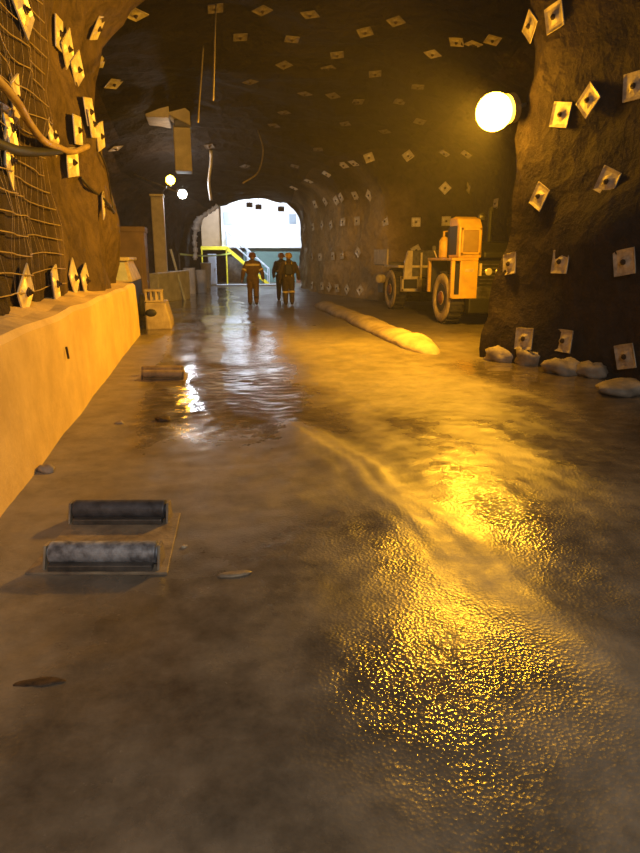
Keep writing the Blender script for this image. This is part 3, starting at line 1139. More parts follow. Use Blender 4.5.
def concrete_blocks():
    # grey block further in, seen corner-on
    a = G(160, 303)
    t = P(160, 273, a.y)
    root = thing('concrete_block', 'large grey concrete block standing corner-on in the left recess', 'block', (a.x, a.y, 0), R(0))
    mb = MB()
    h = t.z
    l = P(147, 300, a.y + 0.3).x - a.x
    mb.add([(l, 0.15, 0), (0, 0, 0), (1.1, 1.9, 0), (l + .6, 2.1, 0), (l, 0.15, h - .03), (0, 0, h), (1.1, 1.9, h + 0.08), (l + .6, 2.1, h)],
           [(0, 1, 5, 4), (1, 2, 6, 5), (2, 3, 7, 6), (3, 0, 4, 7), (4, 5, 6, 7), (3, 2, 1, 0)])
    mb.build('block_body', 'concrete', root, bevel=0.04)
    # low sloped block by the barrier end
    b = G(142, 330)
    Y = b.y
    root = thing('concrete_block', 'low orange-lit block with sloping side and dark hole at end of the concrete wall', 'block', (-1.0, Y + 0.1, 0))
    x0, x1, x2 = -0.33, P(165, 304, Y).x + 1.0, P(172, 325, Y).x + 1.0
    ht = P(150, 303, Y).z
    body = MB().prism([(x0, -0.02), (x2, -0.02), (x2 - 0.02, 0.18), (x1, ht), (x0, ht)], 'y', 0.0, 1.3).build('block_body', 'kerb', root, bevel=0.04)
    h = MB()
    h.ball((x0 + 0.14, -0.0, ht * 0.62), (0.13, 0.03, 0.09), 16, 8)
    h.build('dark_hole', 'black', root, smooth=True)
    # small slatted crate on it
    root2 = thing('slatted_crate', 'small slatted crate resting on the low block by the concrete wall', 'crate', (-1.0 + x0 + 0.2, Y + 0.6, ht))
    MB().box((0, 0, 0.26), (0.44, 0.4, 0.05)).build('top_board', 'kerb', root2, bevel=0.008)
    MB().box((0, 0, 0.015), (0.44, 0.4, 0.03)).build('bottom_board', 'kerb', root2, bevel=0.006)
    for k in range(4):
        MB().box((-0.18 + 0.12 * k, -0.17, 0.13), (0.05, 0.03, 0.23)).build('slat', 'kerb', root2, bevel=0.005)
        MB().box((-0.18 + 0.12 * k, 0.17, 0.13), (0.05, 0.03, 0.23)).build('slat', 'kerb', root2, bevel=0.005)


concrete_blocks()


# ------------------------------------------------------------------ steel rollers set on the road
def roller_unit(c, wd, dp, label, top, rz=0.0, mats=('roller_worn', 'roller_dark'), rr=0.062):
    """two short rollers on one flat muddy base plate; c = centre on the ground"""
    root = thing('floor_roller_unit', label, 'rollers', (c.x, c.y, fz(c.x, c.y) - 0.004), rz)
    mb = MB()
    mb.prism([(-wd / 2 - 0.05, -dp / 2 - 0.02), (wd / 2 + 0.13, -dp / 2 - 0.02), (wd / 2 + 0.03, dp / 2 + 0.04), (-wd / 2 - 0.06, dp / 2 + 0.04)], 'z', 0, 0.016)
    mb.build('base_plate', 'base_mud', root, bevel=0.004)
    for k, yy in enumerate((-dp / 2 + 0.09, dp / 2 - 0.06)):
        sh = (0.055, -0.04)[k]
        MB().lathe([(rr * 0.55, -wd / 2 - 0.012), (rr * 0.55, -wd / 2), (rr * 0.97, -wd / 2 + 0.002), (rr, -wd / 2 + 0.01), (rr, wd / 2 - 0.01), (rr * 0.97, wd / 2 - 0.002), (rr * 0.55, wd / 2), (rr * 0.55, wd / 2 + 0.012)],
                   (sh, yy, rr + 0.02), (1, 0, 0), 32).build('roller', mats[k], root, smooth=False)
        MB().b2((sh - wd / 2 + 0.01, yy - rr - 0.035, 0.014), (sh + wd / 2 - 0.01, yy - rr * 0.7, 0.05)).build('scraper_bar', 'steel', root, bevel=0.006)
        for sx in (-1, 1):
            MB().prism([(yy - rr - 0.02, 0.012), (yy + rr + 0.01, 0.012), (yy + rr * 0.6, rr * 2 + 0.01), (yy - rr * 0.5, rr * 2 + 0.01)], 'x',
                       sh + sx * (wd / 2 + 0.012), sh + sx * (wd / 2 + 0.026)).build('bracket', 'base_mud', root, bevel=0.003)


g1 = (G(158, 568) + G(47, 568)) / 2
g2 = (G(168, 526) + G(70, 526)) / 2
wd = (G(158, 560) - G(47, 560)).length
c = (g1 + g2) / 2
roller_unit(c + Vector((0, 0.04, 0)), wd * 0.93, (g2.y - g1.y) + 0.2, 'pair of grey worn steel rollers on a flat plate nearest the camera', 0, R(-10))
g1 = (G(181, 381) + G(142, 381)) / 2
wd2 = (G(181, 379) - G(142, 379)).length
roller_unit(g1 + Vector((0, 0.28, 0)), wd2, 0.52, 'pair of tan rollers further along the road by the low concrete wall', 0, R(-10), ('base_mud', 'base_mud'))  # both rollers take the base plate's tan colour


# ------------------------------------------------------------------ stones and rubble
def stone(c, r, label, seed, m='stone', group=None, name='rock'):
    mb = MB()
    mb.ball((0, 0, 0), r, 20, 12)
    vs_ = []
    for q in mb.v:
        v = Vector(q)
        k = 1 + 0.5 * noise.noise(v / max(r) * 1.3 + Vector((seed * 3.1, seed, 2))) + 0.25 * noise.noise(v / max(r) * 3 + Vector((seed, 5, seed)))
        vs_.append(tuple(v * k))
    mb.v = vs_
    o = mb.build(name, m, loc=c, smooth=True)
    return tag(o, label, 'rock', group)


for px, py, r, lab in [
    (500, 362, (0.28, 0.25, 0.16), 'low pale rubble heap at the foot of the rock corner'),
    (527, 366, (0.20, 0.2, 0.22), 'upright rubble stone below the leftmost low bolt plate'),
    (562, 375, (0.27, 0.22, 0.16), 'rounded pale rock at right wall foot below the dull square plate'),
    (590, 378, (0.2, 0.2, 0.14), 'small dark rock between the pale rock and the long slab'),
    (622, 394, (0.34, 0.28, 0.1), 'long flat pale slab lying at right wall foot by right edge'),
]:
    q = G(px, py)
    stone((q.x + 0.1, q.y + 0.12, r[2] * 0.45), r, lab, px, group='rubble along the right wall')
for px, py, r, lab, m in [
    (163, 421, (0.07, 0.06, 0.03), 'small dark stone lying alone on the road past the rollers', 'nut'),
    (120, 423, (0.05, 0.04, 0.02), 'tiny tan stone left of the dark stone on the road', 'stone'),
    (46, 471, (0.07, 0.05, 0.045), 'brown stone at the foot of the low concrete wall', 'stone'),
    (236, 575, (0.085, 0.03, 0.012), 'thin flat clod of mud right of the near rollers', 'base_mud'),
    (184, 547, (0.018, 0.014, 0.012), 'tiny bright chip beside the right end of the near rollers', 'kerb'),
    (40, 683, (0.09, 0.028, 0.006), 'dark flat smear of mud at lower left of the road', 'nut'),
]:
    q = G(px, py)
    stone((q.x, q.y, fz(q.x, q.y) + r[2] * 0.3), r, lab, px, m, name='stone')


# ------------------------------------------------------------------ yellow machine in the bay
def machine():
    fw_ = G(438, 323)
    X0, Y0 = 6.02, fw_.y
    root = thing('mining_utility_truck', 'yellow articulated mining truck parked in the bay on the right', 'truck', (X0, Y0, 0))
    r = 0.64
    # x from 0 (tunnel side) to 2.3; y=0 front axle, y negative to camera
    YR = G(399, 309).y - Y0
    wheel(root, (0.2, 0, r), r, 0.42, (-1, 0, 0))
    wheel(root, (2.1, 0, r), r, 0.42, (1, 0, 0))
    wheel(root, (0.2, YR, r), r, 0.42, (-1, 0, 0), side='tyre_side')
    wheel(root, (2.1, YR, r), r, 0.42, (1, 0, 0))
    MB().b2((0.62, -0.75, 0.55), (1.7, 1.2, 0.95)).build('chassis', 'steel', root, bevel=0.03)
    MB().tube([(0.3, 0, r), (2.0, 0, r)], 0.12, 14).build('axle', 'steel', root)
    MB().tube([(0.3, YR, r), (2.0, YR, r)], 0.12, 14).build('axle', 'steel', root)
    MB().tube([(1.15, 1.1, 0.8), (1.15, YR - 1.0, 0.8)], 0.16, 16).build('articulation_joint', 'steel', root)
    # front body: panel facing the camera
    yf = -0.8
    z0, z1 = 0.66, 1.56
    fp = MB()
    fp.b2((0.16, yf, z0), (0.62, yf + 0.08, z1))
    front = fp.build('front_panel', 'yellow', root, bevel=0.02)
    MB().b2((-0.06, yf + 0.0, z0 + 0.02), (0.03, yf + 0.1, z1)).build('corner_post', 'yellow', root, bevel=0.012)
    MB().b2((0.03, yf + 0.03, z0 + 0.1), (0.16, yf + 0.07, z1 - 0.06)).build('slot_panel', 'black', root)
    MB().b2((-0.02, yf + 0.01, z0), (0.2, yf + 0.09, z0 + 0.1)).build('front_sill', 'yellow', root, bevel=0.01)
    gr = MB().b2((0.64, yf + 0.06, z0), (2.25, yf + 0.16, z1)).build('shaded_grille', 'black', root, bevel=0.02)  # right half of the front, its shade put into the black colour
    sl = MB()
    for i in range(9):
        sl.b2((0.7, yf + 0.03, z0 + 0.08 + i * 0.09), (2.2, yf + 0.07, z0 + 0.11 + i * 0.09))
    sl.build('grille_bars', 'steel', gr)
    # fender over the wheel
    MB().b2((-0.06, yf, z1), (0.62, 0.95, z1 + 0.07)).build('fender', 'yellow', root, bevel=0.015)
    MB().b2((-0.06, 0.83, 0.75), (0.02, 0.92, z1 + 0.01)).build('fender_back', 'yellow', root, bevel=0.012)
    MB().b2((0.02, 0.84, 0.75), (0.5, 0.90, z1)).build('arch_liner', 'black', root)
    MB().b2((0.44, yf + 0.08, 0.72), (1.9, 0.85, z1)).build('engine_box', 'steel', root, bevel=0.02)
    # bumper and underside
    MB().b2((0.42, yf - 0.02, 0.30), (2.3, yf + 0.3, 0.66)).build('bumper', 'black', root, bevel=0.03)
    # badge plate and headlamps
    MB().b2((0.28, yf - 0.012, 1.30), (0.5, yf + 0.01, 1.37)).build('badge_plate', 'hub', front)
    for xx in (1.35, 1.62):
        MB().lathe([(0.085, 0), (0.09, 0.05), (0.07, 0.06)], (xx - 0.45, yf + 0.05, 1.3), (0, -1, 0), 20).build('headlamp', 'lens_clear', root)
    MB().b2((0.66, yf - 0.02, 1.2), (0.71, yf + 0.07, 1.5)).build('grab_handle', 'cream', root, bevel=0.01)
    # cab on the tunnel side
    cx0, cx1, cy0, cy1, cz0, cz1 = 0.10, 0.70, yf + 0.02, -0.1, z1 + 0.06, 2.6
    cab = MB()
    cab.prism([(cy0, cz0), (cy1, cz0), (cy1, cz1 - 0.03), (cy0 + 0.42, cz1), (cy0 + 0.16, cz1 - 0.06), (cy0 + 0.02, cz1 - 0.26)], 'x', cx0, cx1)
    cab.build('cab', 'yellow', root, bevel=0.045)
    MB().b2((cx0 + 0.09, cy0 - 0.012, cz0 + 0.13), (cx1 - 0.09, cy0 + 0.03, cz1 - 0.32)).build('windscreen', 'glass', root, bevel=0.02)
    fr = MB()
    za, zb, xa, xb = cz0 + 0.09, cz1 - 0.28, cx0 + 0.05, cx1 - 0.05
    for p, q in (((xa, za), (xb, za + .05)), ((xa, zb - .05), (xb, zb)), ((xa, za), (xa + .05, zb)), ((xb - .05, za), (xb, zb))):
        fr.b2((p[0], cy0 - 0.03, p[1]), (q[0], cy0 + 0.01, q[1]))
    fr.build('windscreen_frame', 'yellow', root, bevel=0.008)
    MB().b2((cx0 - 0.012, cy0 + 0.14, cz0 + 0.08), (cx0 + 0.03, cy1 - 0.04, cz1 - 0.22)).build('side_window', 'black', root, bevel=0.015)
    # hood right of the cab, its shade painted black, with exhaust stack
    MB().prism([(yf, z1 + 0.06), (0.9, z1 + 0.06), (0.9, z1 + 0.5), (yf + 0.3, z1 + 0.42), (yf, z1 + 0.2)], 'x', 0.75, 2.25).build('hood', 'black', root, bevel=0.04)
    MB().tube([(1.3, 0.2, z1 + 0.4), (1.3, 0.2, z1 + 1.2), (1.34, 0.22, z1 + 1.3)], 0.06, 12).build('exhaust', 'black', root)
    MB().lathe([(0.03, 0), (0.08, 0.02), (0.09, 0.1), (0.03, 0.14)], (0.72, cy0 + 0.3, cz1 - 0.02), (0.3, -1, 0.2), 16).build('roof_lamp', 'steel', root)
    # behind the cab: canister, lamp, seat post
    MB().lathe([(0.10, 0), (0.13, 0.03), (0.13, 0.42), (0.08, 0.5), (0.04, 0.53)], (0.12, 0.25, z1 + 0.06), (0, 0, 1), 18).build('canister', 'yellow', root, smooth=False)
    MB().b2((0.14, 0.0, z1 + 0.06), (0.66, 0.08, z1 + 0.78)).build('cab_back_guard', 'black', root, bevel=0.01)
    MB().tube([(0.2, 0.5, z1 + 0.06), (0.2, 0.5, z1 + 0.72), (0.5, 0.5, z1 + 0.75)], 0.03, 8).build('guard_rail', 'yellow', root)
    MB().tube([(0.04, 0.5, z1 + 0.05), (-0.06, 0.48, z1 + 0.26)], 0.015, 6).build('mirror_arm', 'cream', root)
    MB().box((-0.06, 0.47, z1 + 0.31), (0.10, 0.03, 0.12)).build('mirror', 'steel', root, bevel=0.01)
    # rear unit
    yr = YR - 0.95
    MB().b2((0.5, yr + 0.1, 0.72), (1.8, YR + 2.2, 1.02)).build('rear_frame', 'steel', root, bevel=0.03)
    bxf = MB()
    for p, q in (((0.08, 0.62), (0.66, 0.70)), ((0.08, 0.98), (0.66, 1.06)), ((0.08, 0.62), (0.15, 1.06)), ((0.59, 0.62), (0.66, 1.06))):
        bxf.b2((p[0], yr - 0.05, p[1]), (q[0], yr + 0.08, q[1]))
    bxf.build('step_frame', 'cream', root, bevel=0.01)
    MB().b2((0.12, yr, 0.66), (0.62, yr + 0.3, 1.02)).build('tool_box', 'black', root, bevel=0.01)
    for xx in (0.2, 0.54):
        MB().box((xx, yr - 0.06, 0.66), (0.09, 0.04, 0.06)).build('marker_lamp', 'lens_clear', root, bevel=0.01)
    MB().tube([(0.70, yr - 0.02, 0.62), (0.70, yr - 0.02, 1.78)], 0.035, 10).build('stake_post', 'cream', root)
    MB().prism([(0.16, 1.04), (0.42, 1.04), (0.42, 1.84), (0.28, 1.84), (0.18, 1.5)], 'y', yr - 0.02, yr + 0.12).build('headboard_post', 'cream', root, bevel=0.015)
    MB().b2((0.0, yr + 0.1, 1.33), (2.3, YR + 0.75, 1.40)).build('rear_fender', 'cream', root, bevel=0.012)
    MB().b2((0.42, yr + 0.15, 1.04), (2.2, yr + 0.35, 1.85)).build('headboard', 'steel', root, bevel=0.015)
    MB().b2((0.0, YR + 0.45, 1.40), (0.06, YR + 2.1, 1.9)).build('side_board', 'cream', root, bevel=0.012)
    MB().b2((0.06, YR + 0.35, 1.38), (2.3, YR + 2.2, 1.48)).build('deck', 'steel', root, bevel=0.012)
    MB().lathe([(0.05, 0), (0.14, 0.03), (0.14, 0.22), (0.1, 0.26)], (-0.02, YR + 0.75, 0.95), (-0.6, -0.4, 0), 18).build('side_lamp', 'cream', root)
    MB().b2((0.1, YR + 1.2, 0.45), (1.9, YR + 1.9, 0.85)).build('rear_tank', 'steel', root, bevel=0.04)


machine()


# ------------------------------------------------------------------ chamber beyond the portal
def office():
    Y = 43.0
    k = lambda px, py, dy=0.0: P(px, py, Y + dy)
    root = thing('site_office', 'glaring white raised site office with yellow staircase beyond the portal', 'building', (0, Y, 0))

    def b(n, p0, p1, y0, y1, m, par=root, bev=0.02):
        a, c = k(*p0), k(*p1)
        return MB().b2((a.x, y0, min(a.z, c.z)), (c.x, y1, max(a.z, c.z))).build(n, m, par, bevel=bev)
    a, c = k(222, 248), k(304, 190)
    MB().b2((a.x, 0, a.z), (c.x, 4.5, c.z)).build('upper_storey', 'white_wall', root, bevel=0.04)
    b('window', (223.5, 225), (240, 212), -0.04, 0.05, 'grey_window')
    b('window', (289, 224), (296, 214), -0.04, 0.05, 'grey_window')
    a, c = k(202, 250), k(221.5, 205)
    MB().b2((a.x, 0.3, a.z), (c.x, 3.5, c.z + 0.6)).build('side_wall', 'brown_panel', root, bevel=0.02)
    a, c = k(244, 284, .6), k(303, 248)
    MB().b2((a.x, 0.5, -0.02), (c.x, 4.4, c.z + 0.01)).build('lower_wall', 'teal', root, bevel=0.02)
    a = k(297, 266)
    MB().b2((a.x, 0.2, 0.0), (a.x + 0.9, 0.55, a.z)).build('red_door', 'red_brown', root, bevel=0.02)
    MB().b2((k(217, 0).x, 1.2, -0.02), (a.x - 3.4, 1.5, k(0, 248).z)).build('back_wall', 'steel', root)
    # landing
    zl = k(0, 246).z
    x0, x1 = k(200.5, 0).x, k(227, 246).x
    x0 = k(200.5, 246).x
    MB().b2((x0, -1.2, zl - 0.22), (x1, 0.2, zl)).build('landing', 'stair_yellow', root, bevel=0.015)
    for xx in (x0 + 0.06, x1 - 0.1):
        MB().tube([(xx, -1.1, 0), (xx, -1.1, zl - 0.2)], 0.05, 10).build('landing_post', 'stair_yellow', root)
    # stair
    xb = x1 + zl * (24 / 22.0) * 1.02
    st = thing('tmp', '', '')
    bpy.data.objects.remove(st)
    for yy, m, nme in ((-1.2, 'stair_yellow', 'stair_stringer'), (-0.25, 'blue_white', 'stair_stringer')):
        MB().prism([(x1 - 0.05, zl), (x1 - 0.05, zl - 0.28), (xb - 0.25, 0), (xb + 0.05, 0)], 'y', yy, yy + 0.07).build(nme, m, root, bevel=0.01)
    nst = 11
    for i in range(nst):
        t = (i + 0.5) / nst
        MB().box((x1 + (xb - x1) * t - 0.05, -0.7, zl * (1 - t) - 0.05), (0.26, 0.95, 0.04)).build('stair_tread', 'steel', root)
    for yy in (-1.18, -0.22):
        top = (x1 - 0.05, yy, zl + 0.95)
        bot = (xb, yy, 0.95)
        mid0, mid1 = (x1 - 0.05, yy, zl + 0.5), (xb, yy, 0.5)
        rl = MB()
        rl.tube([top, bot], 0.03, 8)
        rl.tube([mid0, mid1], 0.02, 8)
        for t in (0, 0.5, 1.0):
            px_ = x1 - 0.05 + (xb - x1 + 0.05) * t
            zz = zl * (1 - t)
            rl.tube([(px_, yy, zz), (px_, yy, zz + 0.95)], 0.028, 8)
        rl.build('handrail', 'blue_white', root)


office()


def portal_things():
    # floodlights under the portal roof, shining on the office
    for i, (px, py, lab) in enumerate([(249.5, 205, 'dark floodlight hanging at left of the portal roof'), (258.5, 207, 'dark floodlight second from left under the portal roof'), (281, 209, 'dark floodlight at right under the portal roof')]):
        c = P(px, py, 38.2)
        root = thing('floodlight', lab, 'floodlight', c, 0, 'floodlights at the portal')
        MB().box((0, 0, 0), (0.36, 0.22, 0.28)).build('housing', 'black', root, bevel=0.03)
        MB().box((0, 0.115, 0), (0.30, 0.02, 0.22)).build('lens', 'lamp_flood', root)
        up_ = BVH.ray_cast(c, Vector((0, 0, 1)))[0]
        MB().tube([(0, 0, 0.12), (0, 0, (up_.z if up_ else 9.0) - c.z + 0.03)], 0.02, 8).build('bracket', 'steel', root)
        area_light('flood_beam', (c.x, c.y + 0.16, c.z), (c.x + (-0.6, 0.2, 1.2)[i], 44, 2.6), FLOOD, (0.80, 0.89, 1.0), 0.3)
    # flexible wrinkled hose along the left portal edge
    pts = [P(px_, py_, 31.5) for px_, py_ in ((218, 206), (212, 210), (206, 214), (199, 220), (196, 229), (194.5, 240), (195.5, 250), (195, 260))]
    path = hang_curve(pts, 8)
    rs = [0.10 + 0.05 * math.sin(i * 1.9) * math.sin(i * 0.7 + 1) + (0.08 if 22 < i < 34 else 0) for i in range(len(path))]
    tag(MB().tube(path, rs, 14).build('flexible_duct', 'plastic', smooth=True), 'crumpled pale plastic duct hanging down the left edge of the portal', 'duct')
    # white cabinet, grey bin and small things left of the stairs
    a, b = P(207.5, 254, 39.5), P(216, 254, 39.5)
    root = thing('service_cabinet', 'narrow pale blue-white cabinet under the landing left of the stairs', 'cabinet', ((a.x + b.x) / 2, 39.7, 0))
    MB().box((0, 0, a.z / 2), (b.x - a.x, 0.45, a.z)).build('body', 'blue_white', root, bevel=0.03)
    dr = MB().box((0, -0.235, a.z / 2), ((b.x - a.x) * 0.86, 0.03, a.z * 0.9)).build('door', 'blue_white', root, bevel=0.01)
    MB().box(((b.x - a.x) * 0.3, -0.26, a.z * 0.5), (0.03, 0.03, 0.18)).build('handle', 'steel', dr)
    a, b = P(201, 264, 36.0), P(210.5, 264, 36.0)
    root = thing('waste_bin', 'grey tapered bin standing in front of the pale cabinet', 'bin', ((a.x + b.x) / 2, 36.1, 0))
    MB().lathe([(0.20, 0), (0.22, 0.04), (0.28, a.z - 0.06), (0.28, a.z)], (0, 0, 0), (0, 0, 1), 20).build('body', 'concrete', root, smooth=False)
    MB().lathe([(0.30, 0), (0.30, 0.04), (0.26, 0.08)], (0, 0, a.z - 0.01), (0, 0, 1), 20).build('lid', 'concrete', root)
    for i, (px, py, r, lab) in enumerate([(189, 268, 0.28, 'dull grey drum beside the grey concrete block'), (197, 270, 0.25, 'dull grey drum next to the grey bin')]):
        c = P(px, py, 31 + i)
        c.x = max(c.x, -0.6 + 0.6 * i)
        root = thing('steel_drum', lab, 'drum', (c.x, c.y, 0), 0, 'drums by the portal')
        MB().lathe([(r, 0), (r, c.z * .33), (r + .015, c.z * .34), (r, c.z * .36), (r, c.z * .66), (r + .015, c.z * .67), (r, c.z * .69), (r, c.z)], (0, 0, 0), (0, 0, 1), 24).build('drum_body', 'concrete', root)
        MB().lathe([(r * 0.9, 0), (r * 0.9, 0.02)], (0, 0, c.z - 0.005), (0, 0, 1), 24).build('drum_lid', 'steel', root)
    # leaning pale post and tape
    p0, p1 = P(175, 264, 26.0), P(170.5, 249, 26.0)
    p0.z = 0
    p0.x += 0.3
    tag(MB().tube([p0, p1], 0.045, 10).build('leaning_post', 'blue_white'), 'thin pale post leaning beside the pillar in the recess', 'post')
    t0, t1 = P(179, 254, 29.0), P(232, 253, 41.0)
    mb = MB()
    pts = [t0 + (t1 - t0) * (i / 20) - Vector((0, 0, 0.12 * math.sin(math.pi * i / 20))) for i in range(21)]
    vs_ = [q + Vector((0, 0, s)) for q in pts for s in (-0.04, 0.04)]
    vs_ += [q + Vector((0, 0.006, 0)) for q in vs_]
    m = len(pts) * 2
    fs_ = []
    for i in range(20):
        j = i * 2
        fs_ += [(j, j + 2, j + 3, j + 1), (m + j, m + j + 1, m + j + 3, m + j + 2), (j, j + 1 + m - 1, j + 2 + m, j + 2), (j + 1, j + 3, j + 3 + m, j + 1 + m)]
    mb.add(vs_, fs_)
    tag(mb.build('barrier_tape', 'tape'), 'thin lime tape stretched across to the yellow staircase', 'tape')
    MB_post = MB().tube([(t0.x, t0.y, 0), (t0.x, t0.y, t0.z + 0.05)], 0.04, 8)
    tag(MB_post.build('tape_post', 'steel'), 'dark post holding the left end of the lime tape', 'post')
    # pale step across the portal
    a, b = G(217, 286.5), G(301, 286.5)
    tag(MB().b2((a.x, a.y, -0.05), (b.x - 0.2, a.y + 0.7, 0.1)).build('concrete_step', 'blue_white', bevel=0.02), 'pale concrete step across the floor beyond the portal', 'step')


portal_things()
# worklights of the chamber itself
area_light('chamber_light', (3.0, 40.0, 8.0), (3.0, 41.5, 0), 400.0, (0.78, 0.87, 1.0), 2.0)


# ------------------------------------------------------------------ people
def capsule(mb, a, b, ra, rb, seg=14, rings=5):
    a, b = Vector(a), Vector(b)
    u = (b - a).normalized()
    prof = []
    for i in range(rings + 1):
        t = math.pi / 2 * i / rings
        prof.append((ra * math.sin(t), -ra * math.cos(t)))
    L = (b - a).length
    for i in range(rings + 1):
        t = math.pi / 2 * i / rings
        prof.append((rb * math.cos(t), L + rb * math.sin(t)))
    mb.lathe(prof, a, u, seg)


def fuse(mb, name, m, parent, voxel):
    o = mb.build(name, m, parent)
    md = o.modifiers.new('fuse', 'REMESH')
    md.mode = 'VOXEL'
    md.voxel_size = voxel
    md.use_smooth_shade = True
    sm_ = o.modifiers.new('smooth', 'SMOOTH')
    sm_.factor = 0.5
    sm_.iterations = 3
    dg = bpy.context.evaluated_depsgraph_get()
    me2 = bpy.data.meshes.new_from_object(o.evaluated_get(dg))
    o.modifiers.clear()
    old = o.data
    o.data = me2
    me2.name = name
    bpy.data.meshes.remove(old)
    me2.shade_smooth()
    return o


def person(loc, H, label, cloth, helmet, stride=0.12, arms=((0.33, 0.10), (0.33, 0.10)), bands=(), pack=False, rz=0.0):
    """walks away from the camera (+y); stride = half step; arms = (out, forward) of each hand"""
    s = H / 1.75
    root = thing('person', label, 'person', loc, rz)
    V = lambda x, y, z: Vector((x * s, y * s, z * s))
    hipz, shz = 0.92, 1.42
    legs = []
    for sd, st in ((-1, stride), (1, -stride)):
        hip = V(sd * 0.095, 0, hipz)
        knee = V(sd * 0.105, st * 0.55 + 0.03, 0.50)
        ank = V(sd * 0.11, st, 0.095 + (0.03 if st < 0 else 0))
        legs.append((hip, knee, ank))
    armj = []
    for sd, (out, fw) in zip((-1, 1), arms):
        sh = V(sd * 0.195, 0, shz)
        el = V(sd * (0.20 + out * 0.33), -0.05, 1.14)
        wr = V(sd * out, fw, 0.90)
        armj.append((sh, el, wr, sd))
    # body: skin surface in one piece
    b = MB()
    capsule(b, V(0, 0, 0.95), V(0, 0, 1.36), 0.12 * s, 0.13 * s)
    b.ball(V(0, 0.01, 1.64), (0.075 * s, 0.095 * s, 0.115 * s))
    b.ball(V(0, 0.10, 1.62), (0.013 * s, 0.02 * s, 0.022 * s), 10, 6)     # nose
    for sd in (-1, 1):
        b.ball(V(sd * 0.078, 0, 1.635), (0.012 * s, 0.022 * s, 0.034 * s), 10, 6)   # ears
    capsule(b, V(0, -0.01, 1.40), V(0, 0, 1.58), 0.062 * s, 0.055 * s)
    for hip, knee, ank in legs:
        capsule(b, hip, knee, 0.075 * s, 0.05 * s)
        capsule(b, knee, ank, 0.05 * s, 0.035 * s)
        capsule(b, ank + V(0, -0.03, -0.04), ank + V(0, 0.14, -0.055), 0.035 * s, 0.03 * s)
    for sh, el, wr, sd in armj:
        capsule(b, sh, el, 0.05 * s, 0.04 * s)
        capsule(b, el, wr, 0.04 * s, 0.028 * s)
        dn = (wr - el).normalized()
        pc = wr + dn * 0.05 * s
        fwd = V(0, 1, 0).normalized()
        for k in range(4):
            off = fwd * ((k - 1.5) * 0.021 * s)
            capsule(b, wr + off * 0.6, pc + dn * 0.04 * s + off, 0.017 * s, 0.013 * s, 10, 3)
            ln = (0.035, 0.042, 0.040, 0.03)[k] * s
            f0 = pc + dn * 0.04 * s + off
            f1 = f0 + dn * ln
            f2 = f1 + (dn * 0.8 + Vector((-sd * 0.6, 0, 0))).normalized() * ln * 0.8
            capsule(b, f0, f1, 0.0105 * s, 0.0095 * s, 8, 3)
            capsule(b, f1, f2, 0.0095 * s, 0.008 * s, 8, 3)
        t0 = wr + dn * 0.025 * s + fwd * 0.025 * s
        t1 = t0 + (dn * 0.6 + fwd).normalized() * 0.04 * s
        capsule(b, t0, t1, 0.013 * s, 0.010 * s, 8, 3)
        capsule(b, t1, t1 + dn * 0.03 * s, 0.010 * s, 0.008 * s, 8, 3)
    fuse(b, 'body', 'skin', root, 0.008)
    # overalls
    c = MB()
    for sx in (-1, 1):
        capsule(c, V(sx * 0.06, 0, 0.96), V(sx * 0.10, 0, 1.30), 0.125 * s, 0.135 * s)
        capsule(c, V(sx * 0.04, -0.01, 1.40), V(sx * 0.19, 0, 1.40), 0.085 * s, 0.082 * s)
    c.ball(V(0, -0.005, 0.95), (0.19 * s, 0.165 * s, 0.17 * s))
    for sx in (-1, 1):
        capsule(c, V(sx * 0.04, -0.01, 1.50), V(sx * 0.19, 0, 1.41), 0.07 * s, 0.08 * s)
    c.ball(V(0, -0.01, 1.22), (0.25 * s, 0.17 * s, 0.24 * s))
    for hip, knee, ank in legs:
        capsule(c, hip, knee, 0.13 * s, 0.098 * s)
        capsule(c, knee, ank + V(0, -0.01, 0.03), 0.098 * s, 0.085 * s)
    for sh, el, wr, sd in armj:
        capsule(c, sh, el, 0.095 * s, 0.08 * s)
        capsule(c, el, el + (wr - el) * 0.92, 0.08 * s, 0.058 * s)
    capsule(c, V(0, -0.02, 1.43), V(0, -0.01, 1.54), 0.09 * s, 0.082 * s)
    fuse(c, 'overalls', cloth, root, 0.014)
    for hip, knee, ank in legs:
        bt = MB()
        capsule(bt, ank + V(0, -0.01, 0.16), ank + V(0, -0.005, 0), 0.068 * s, 0.055 * s)
        capsule(bt, ank + V(0, -0.045, -0.038), ank + V(0, 0.16, -0.048), 0.06 * s, 0.05 * s)
        fuse(bt, 'boot', 'boot', root, 0.012)
    # helmet with brim and lamp clip
    h = MB()
    h.lathe([(0.135 * s, -0.02 * s), (0.15 * s, -0.01 * s), (0.126 * s, 0.01 * s), (0.124 * s, 0.06 * s), (0.104 * s, 0.11 * s), (0.06 * s, 0.14 * s), (0.01, 0.15 * s)], V(0, 0.01, 1.665), (0, 0, 1), 24)
    h.box(V(0, 0.01, 1.80), (0.03 * s, 0.2 * s, 0.03 * s))
    hm_ = h.build('helmet', helmet, root, smooth=True)
    MB().box(V(0, 0.135, 1.74), (0.05 * s, 0.04 * s, 0.045 * s)).build('cap_lamp', 'black', hm_, bevel=0.006)

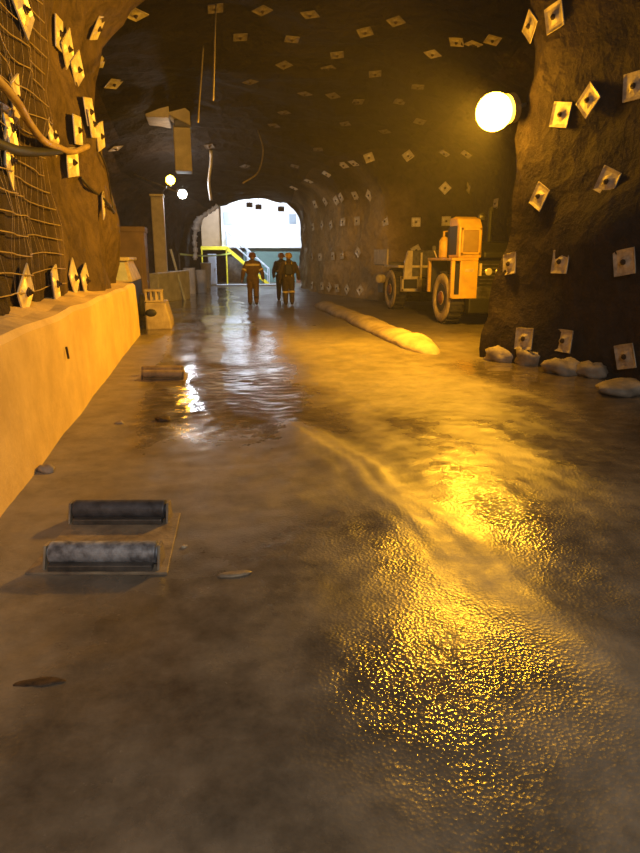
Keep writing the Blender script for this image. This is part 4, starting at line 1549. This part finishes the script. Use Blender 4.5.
    # reflective bands
    def ring(cn, rx, ry, hgt, ax, name='reflective_band'):
        ax = ax.normalized()
        rot = ax.to_track_quat('Z', 'Y').to_matrix()
        mbb = MB()
        n = 28
        vs_, fs_ = [], []
        for i in range(n):
            a = 2 * math.pi * i / n
            for rr_, zz in ((1, -1), (1, 1), (0.93, 1), (0.93, -1)):
                vs_.append(Vector(cn) + rot @ Vector((rx * rr_ * math.cos(a), ry * rr_ * math.sin(a), zz * hgt / 2)))
        for i in range(n):
            j = (i + 1) % n
            for k in range(4):
                k2 = (k + 1) % 4
                fs_.append((i * 4 + k, i * 4 + k2, j * 4 + k2, j * 4 + k))
        mbb.add(vs_, fs_)
        mbb.build(name, 'reflect', root, smooth=False)
    if 'shoulder' in bands:
        ring(V(0, -0.01, 1.385), 0.285 * s, 0.165 * s, 0.07 * s, Vector((0, 0, 1)))
    if 'waist' in bands:
        ring(V(0, -0.01, 1.12), 0.245 * s, 0.175 * s, 0.05 * s, Vector((0, 0, 1)))
    if 'arm' in bands:
        for sh, el, wr, sd in armj:
            ring(sh.lerp(el, 0.72), 0.096 * s, 0.096 * s, 0.06 * s, el - sh)
    if 'knee' in bands:
        for hip, knee, ank in legs:
            ring(knee.lerp(ank, 0.10), 0.112 * s, 0.112 * s, 0.065 * s, ank - knee)
    if 'straps' in bands:
        for sx in (-1, 1):
            st_ = MB()
            pts = hang_curve([V(sx * 0.085, 0.13, 1.25), V(sx * 0.09, 0.10, 1.45), V(sx * 0.10, -0.02, 1.505), V(sx * 0.10, -0.13, 1.42), V(sx * 0.11, -0.172, 1.20), V(sx * 0.10, -0.16, 1.0)], 5)
            st_.tube(pts, 0.022 * s, 8)
            st_.build('reflective_strap', 'reflect', root, smooth=True)
    if pack:
        pk = MB()
        pk.box(V(0.0, -0.20, 1.24), (0.27 * s, 0.13 * s, 0.36 * s))
        pk.build('self_rescuer_pack', 'black', root, bevel=0.04)
    return root


q = G(253.5, 305)
person((q.x, q.y, fz(q.x, q.y)), 1.76, 'person walking away in brown overalls with yellow shoulder band and dark red helmet', 'overall', 'helmet_b',
       0.14, ((0.37, 0.02), (0.36, 0.06)), ('shoulder', 'arm'), rz=R(-4))
q = G(289, 305)
person((q.x, q.y, fz(q.x, q.y)), 1.74, 'person walking away in dark overalls with yellow helmet and knee bands', 'overall_dark', 'helmet_y',
       0.10, ((0.31, 0.04), (0.36, 0.1)), ('straps', 'knee'), True, rz=R(-6))
q = G(282.5, 301)
person((q.x, q.y + 0.2, fz(q.x, q.y)), 1.74, 'person in navy overalls half hidden left of the yellow-helmeted one', 'navy', 'helmet_b',
       0.16, ((0.30, 0.05), (0.28, 0.05)), ('waist',), rz=R(-4))
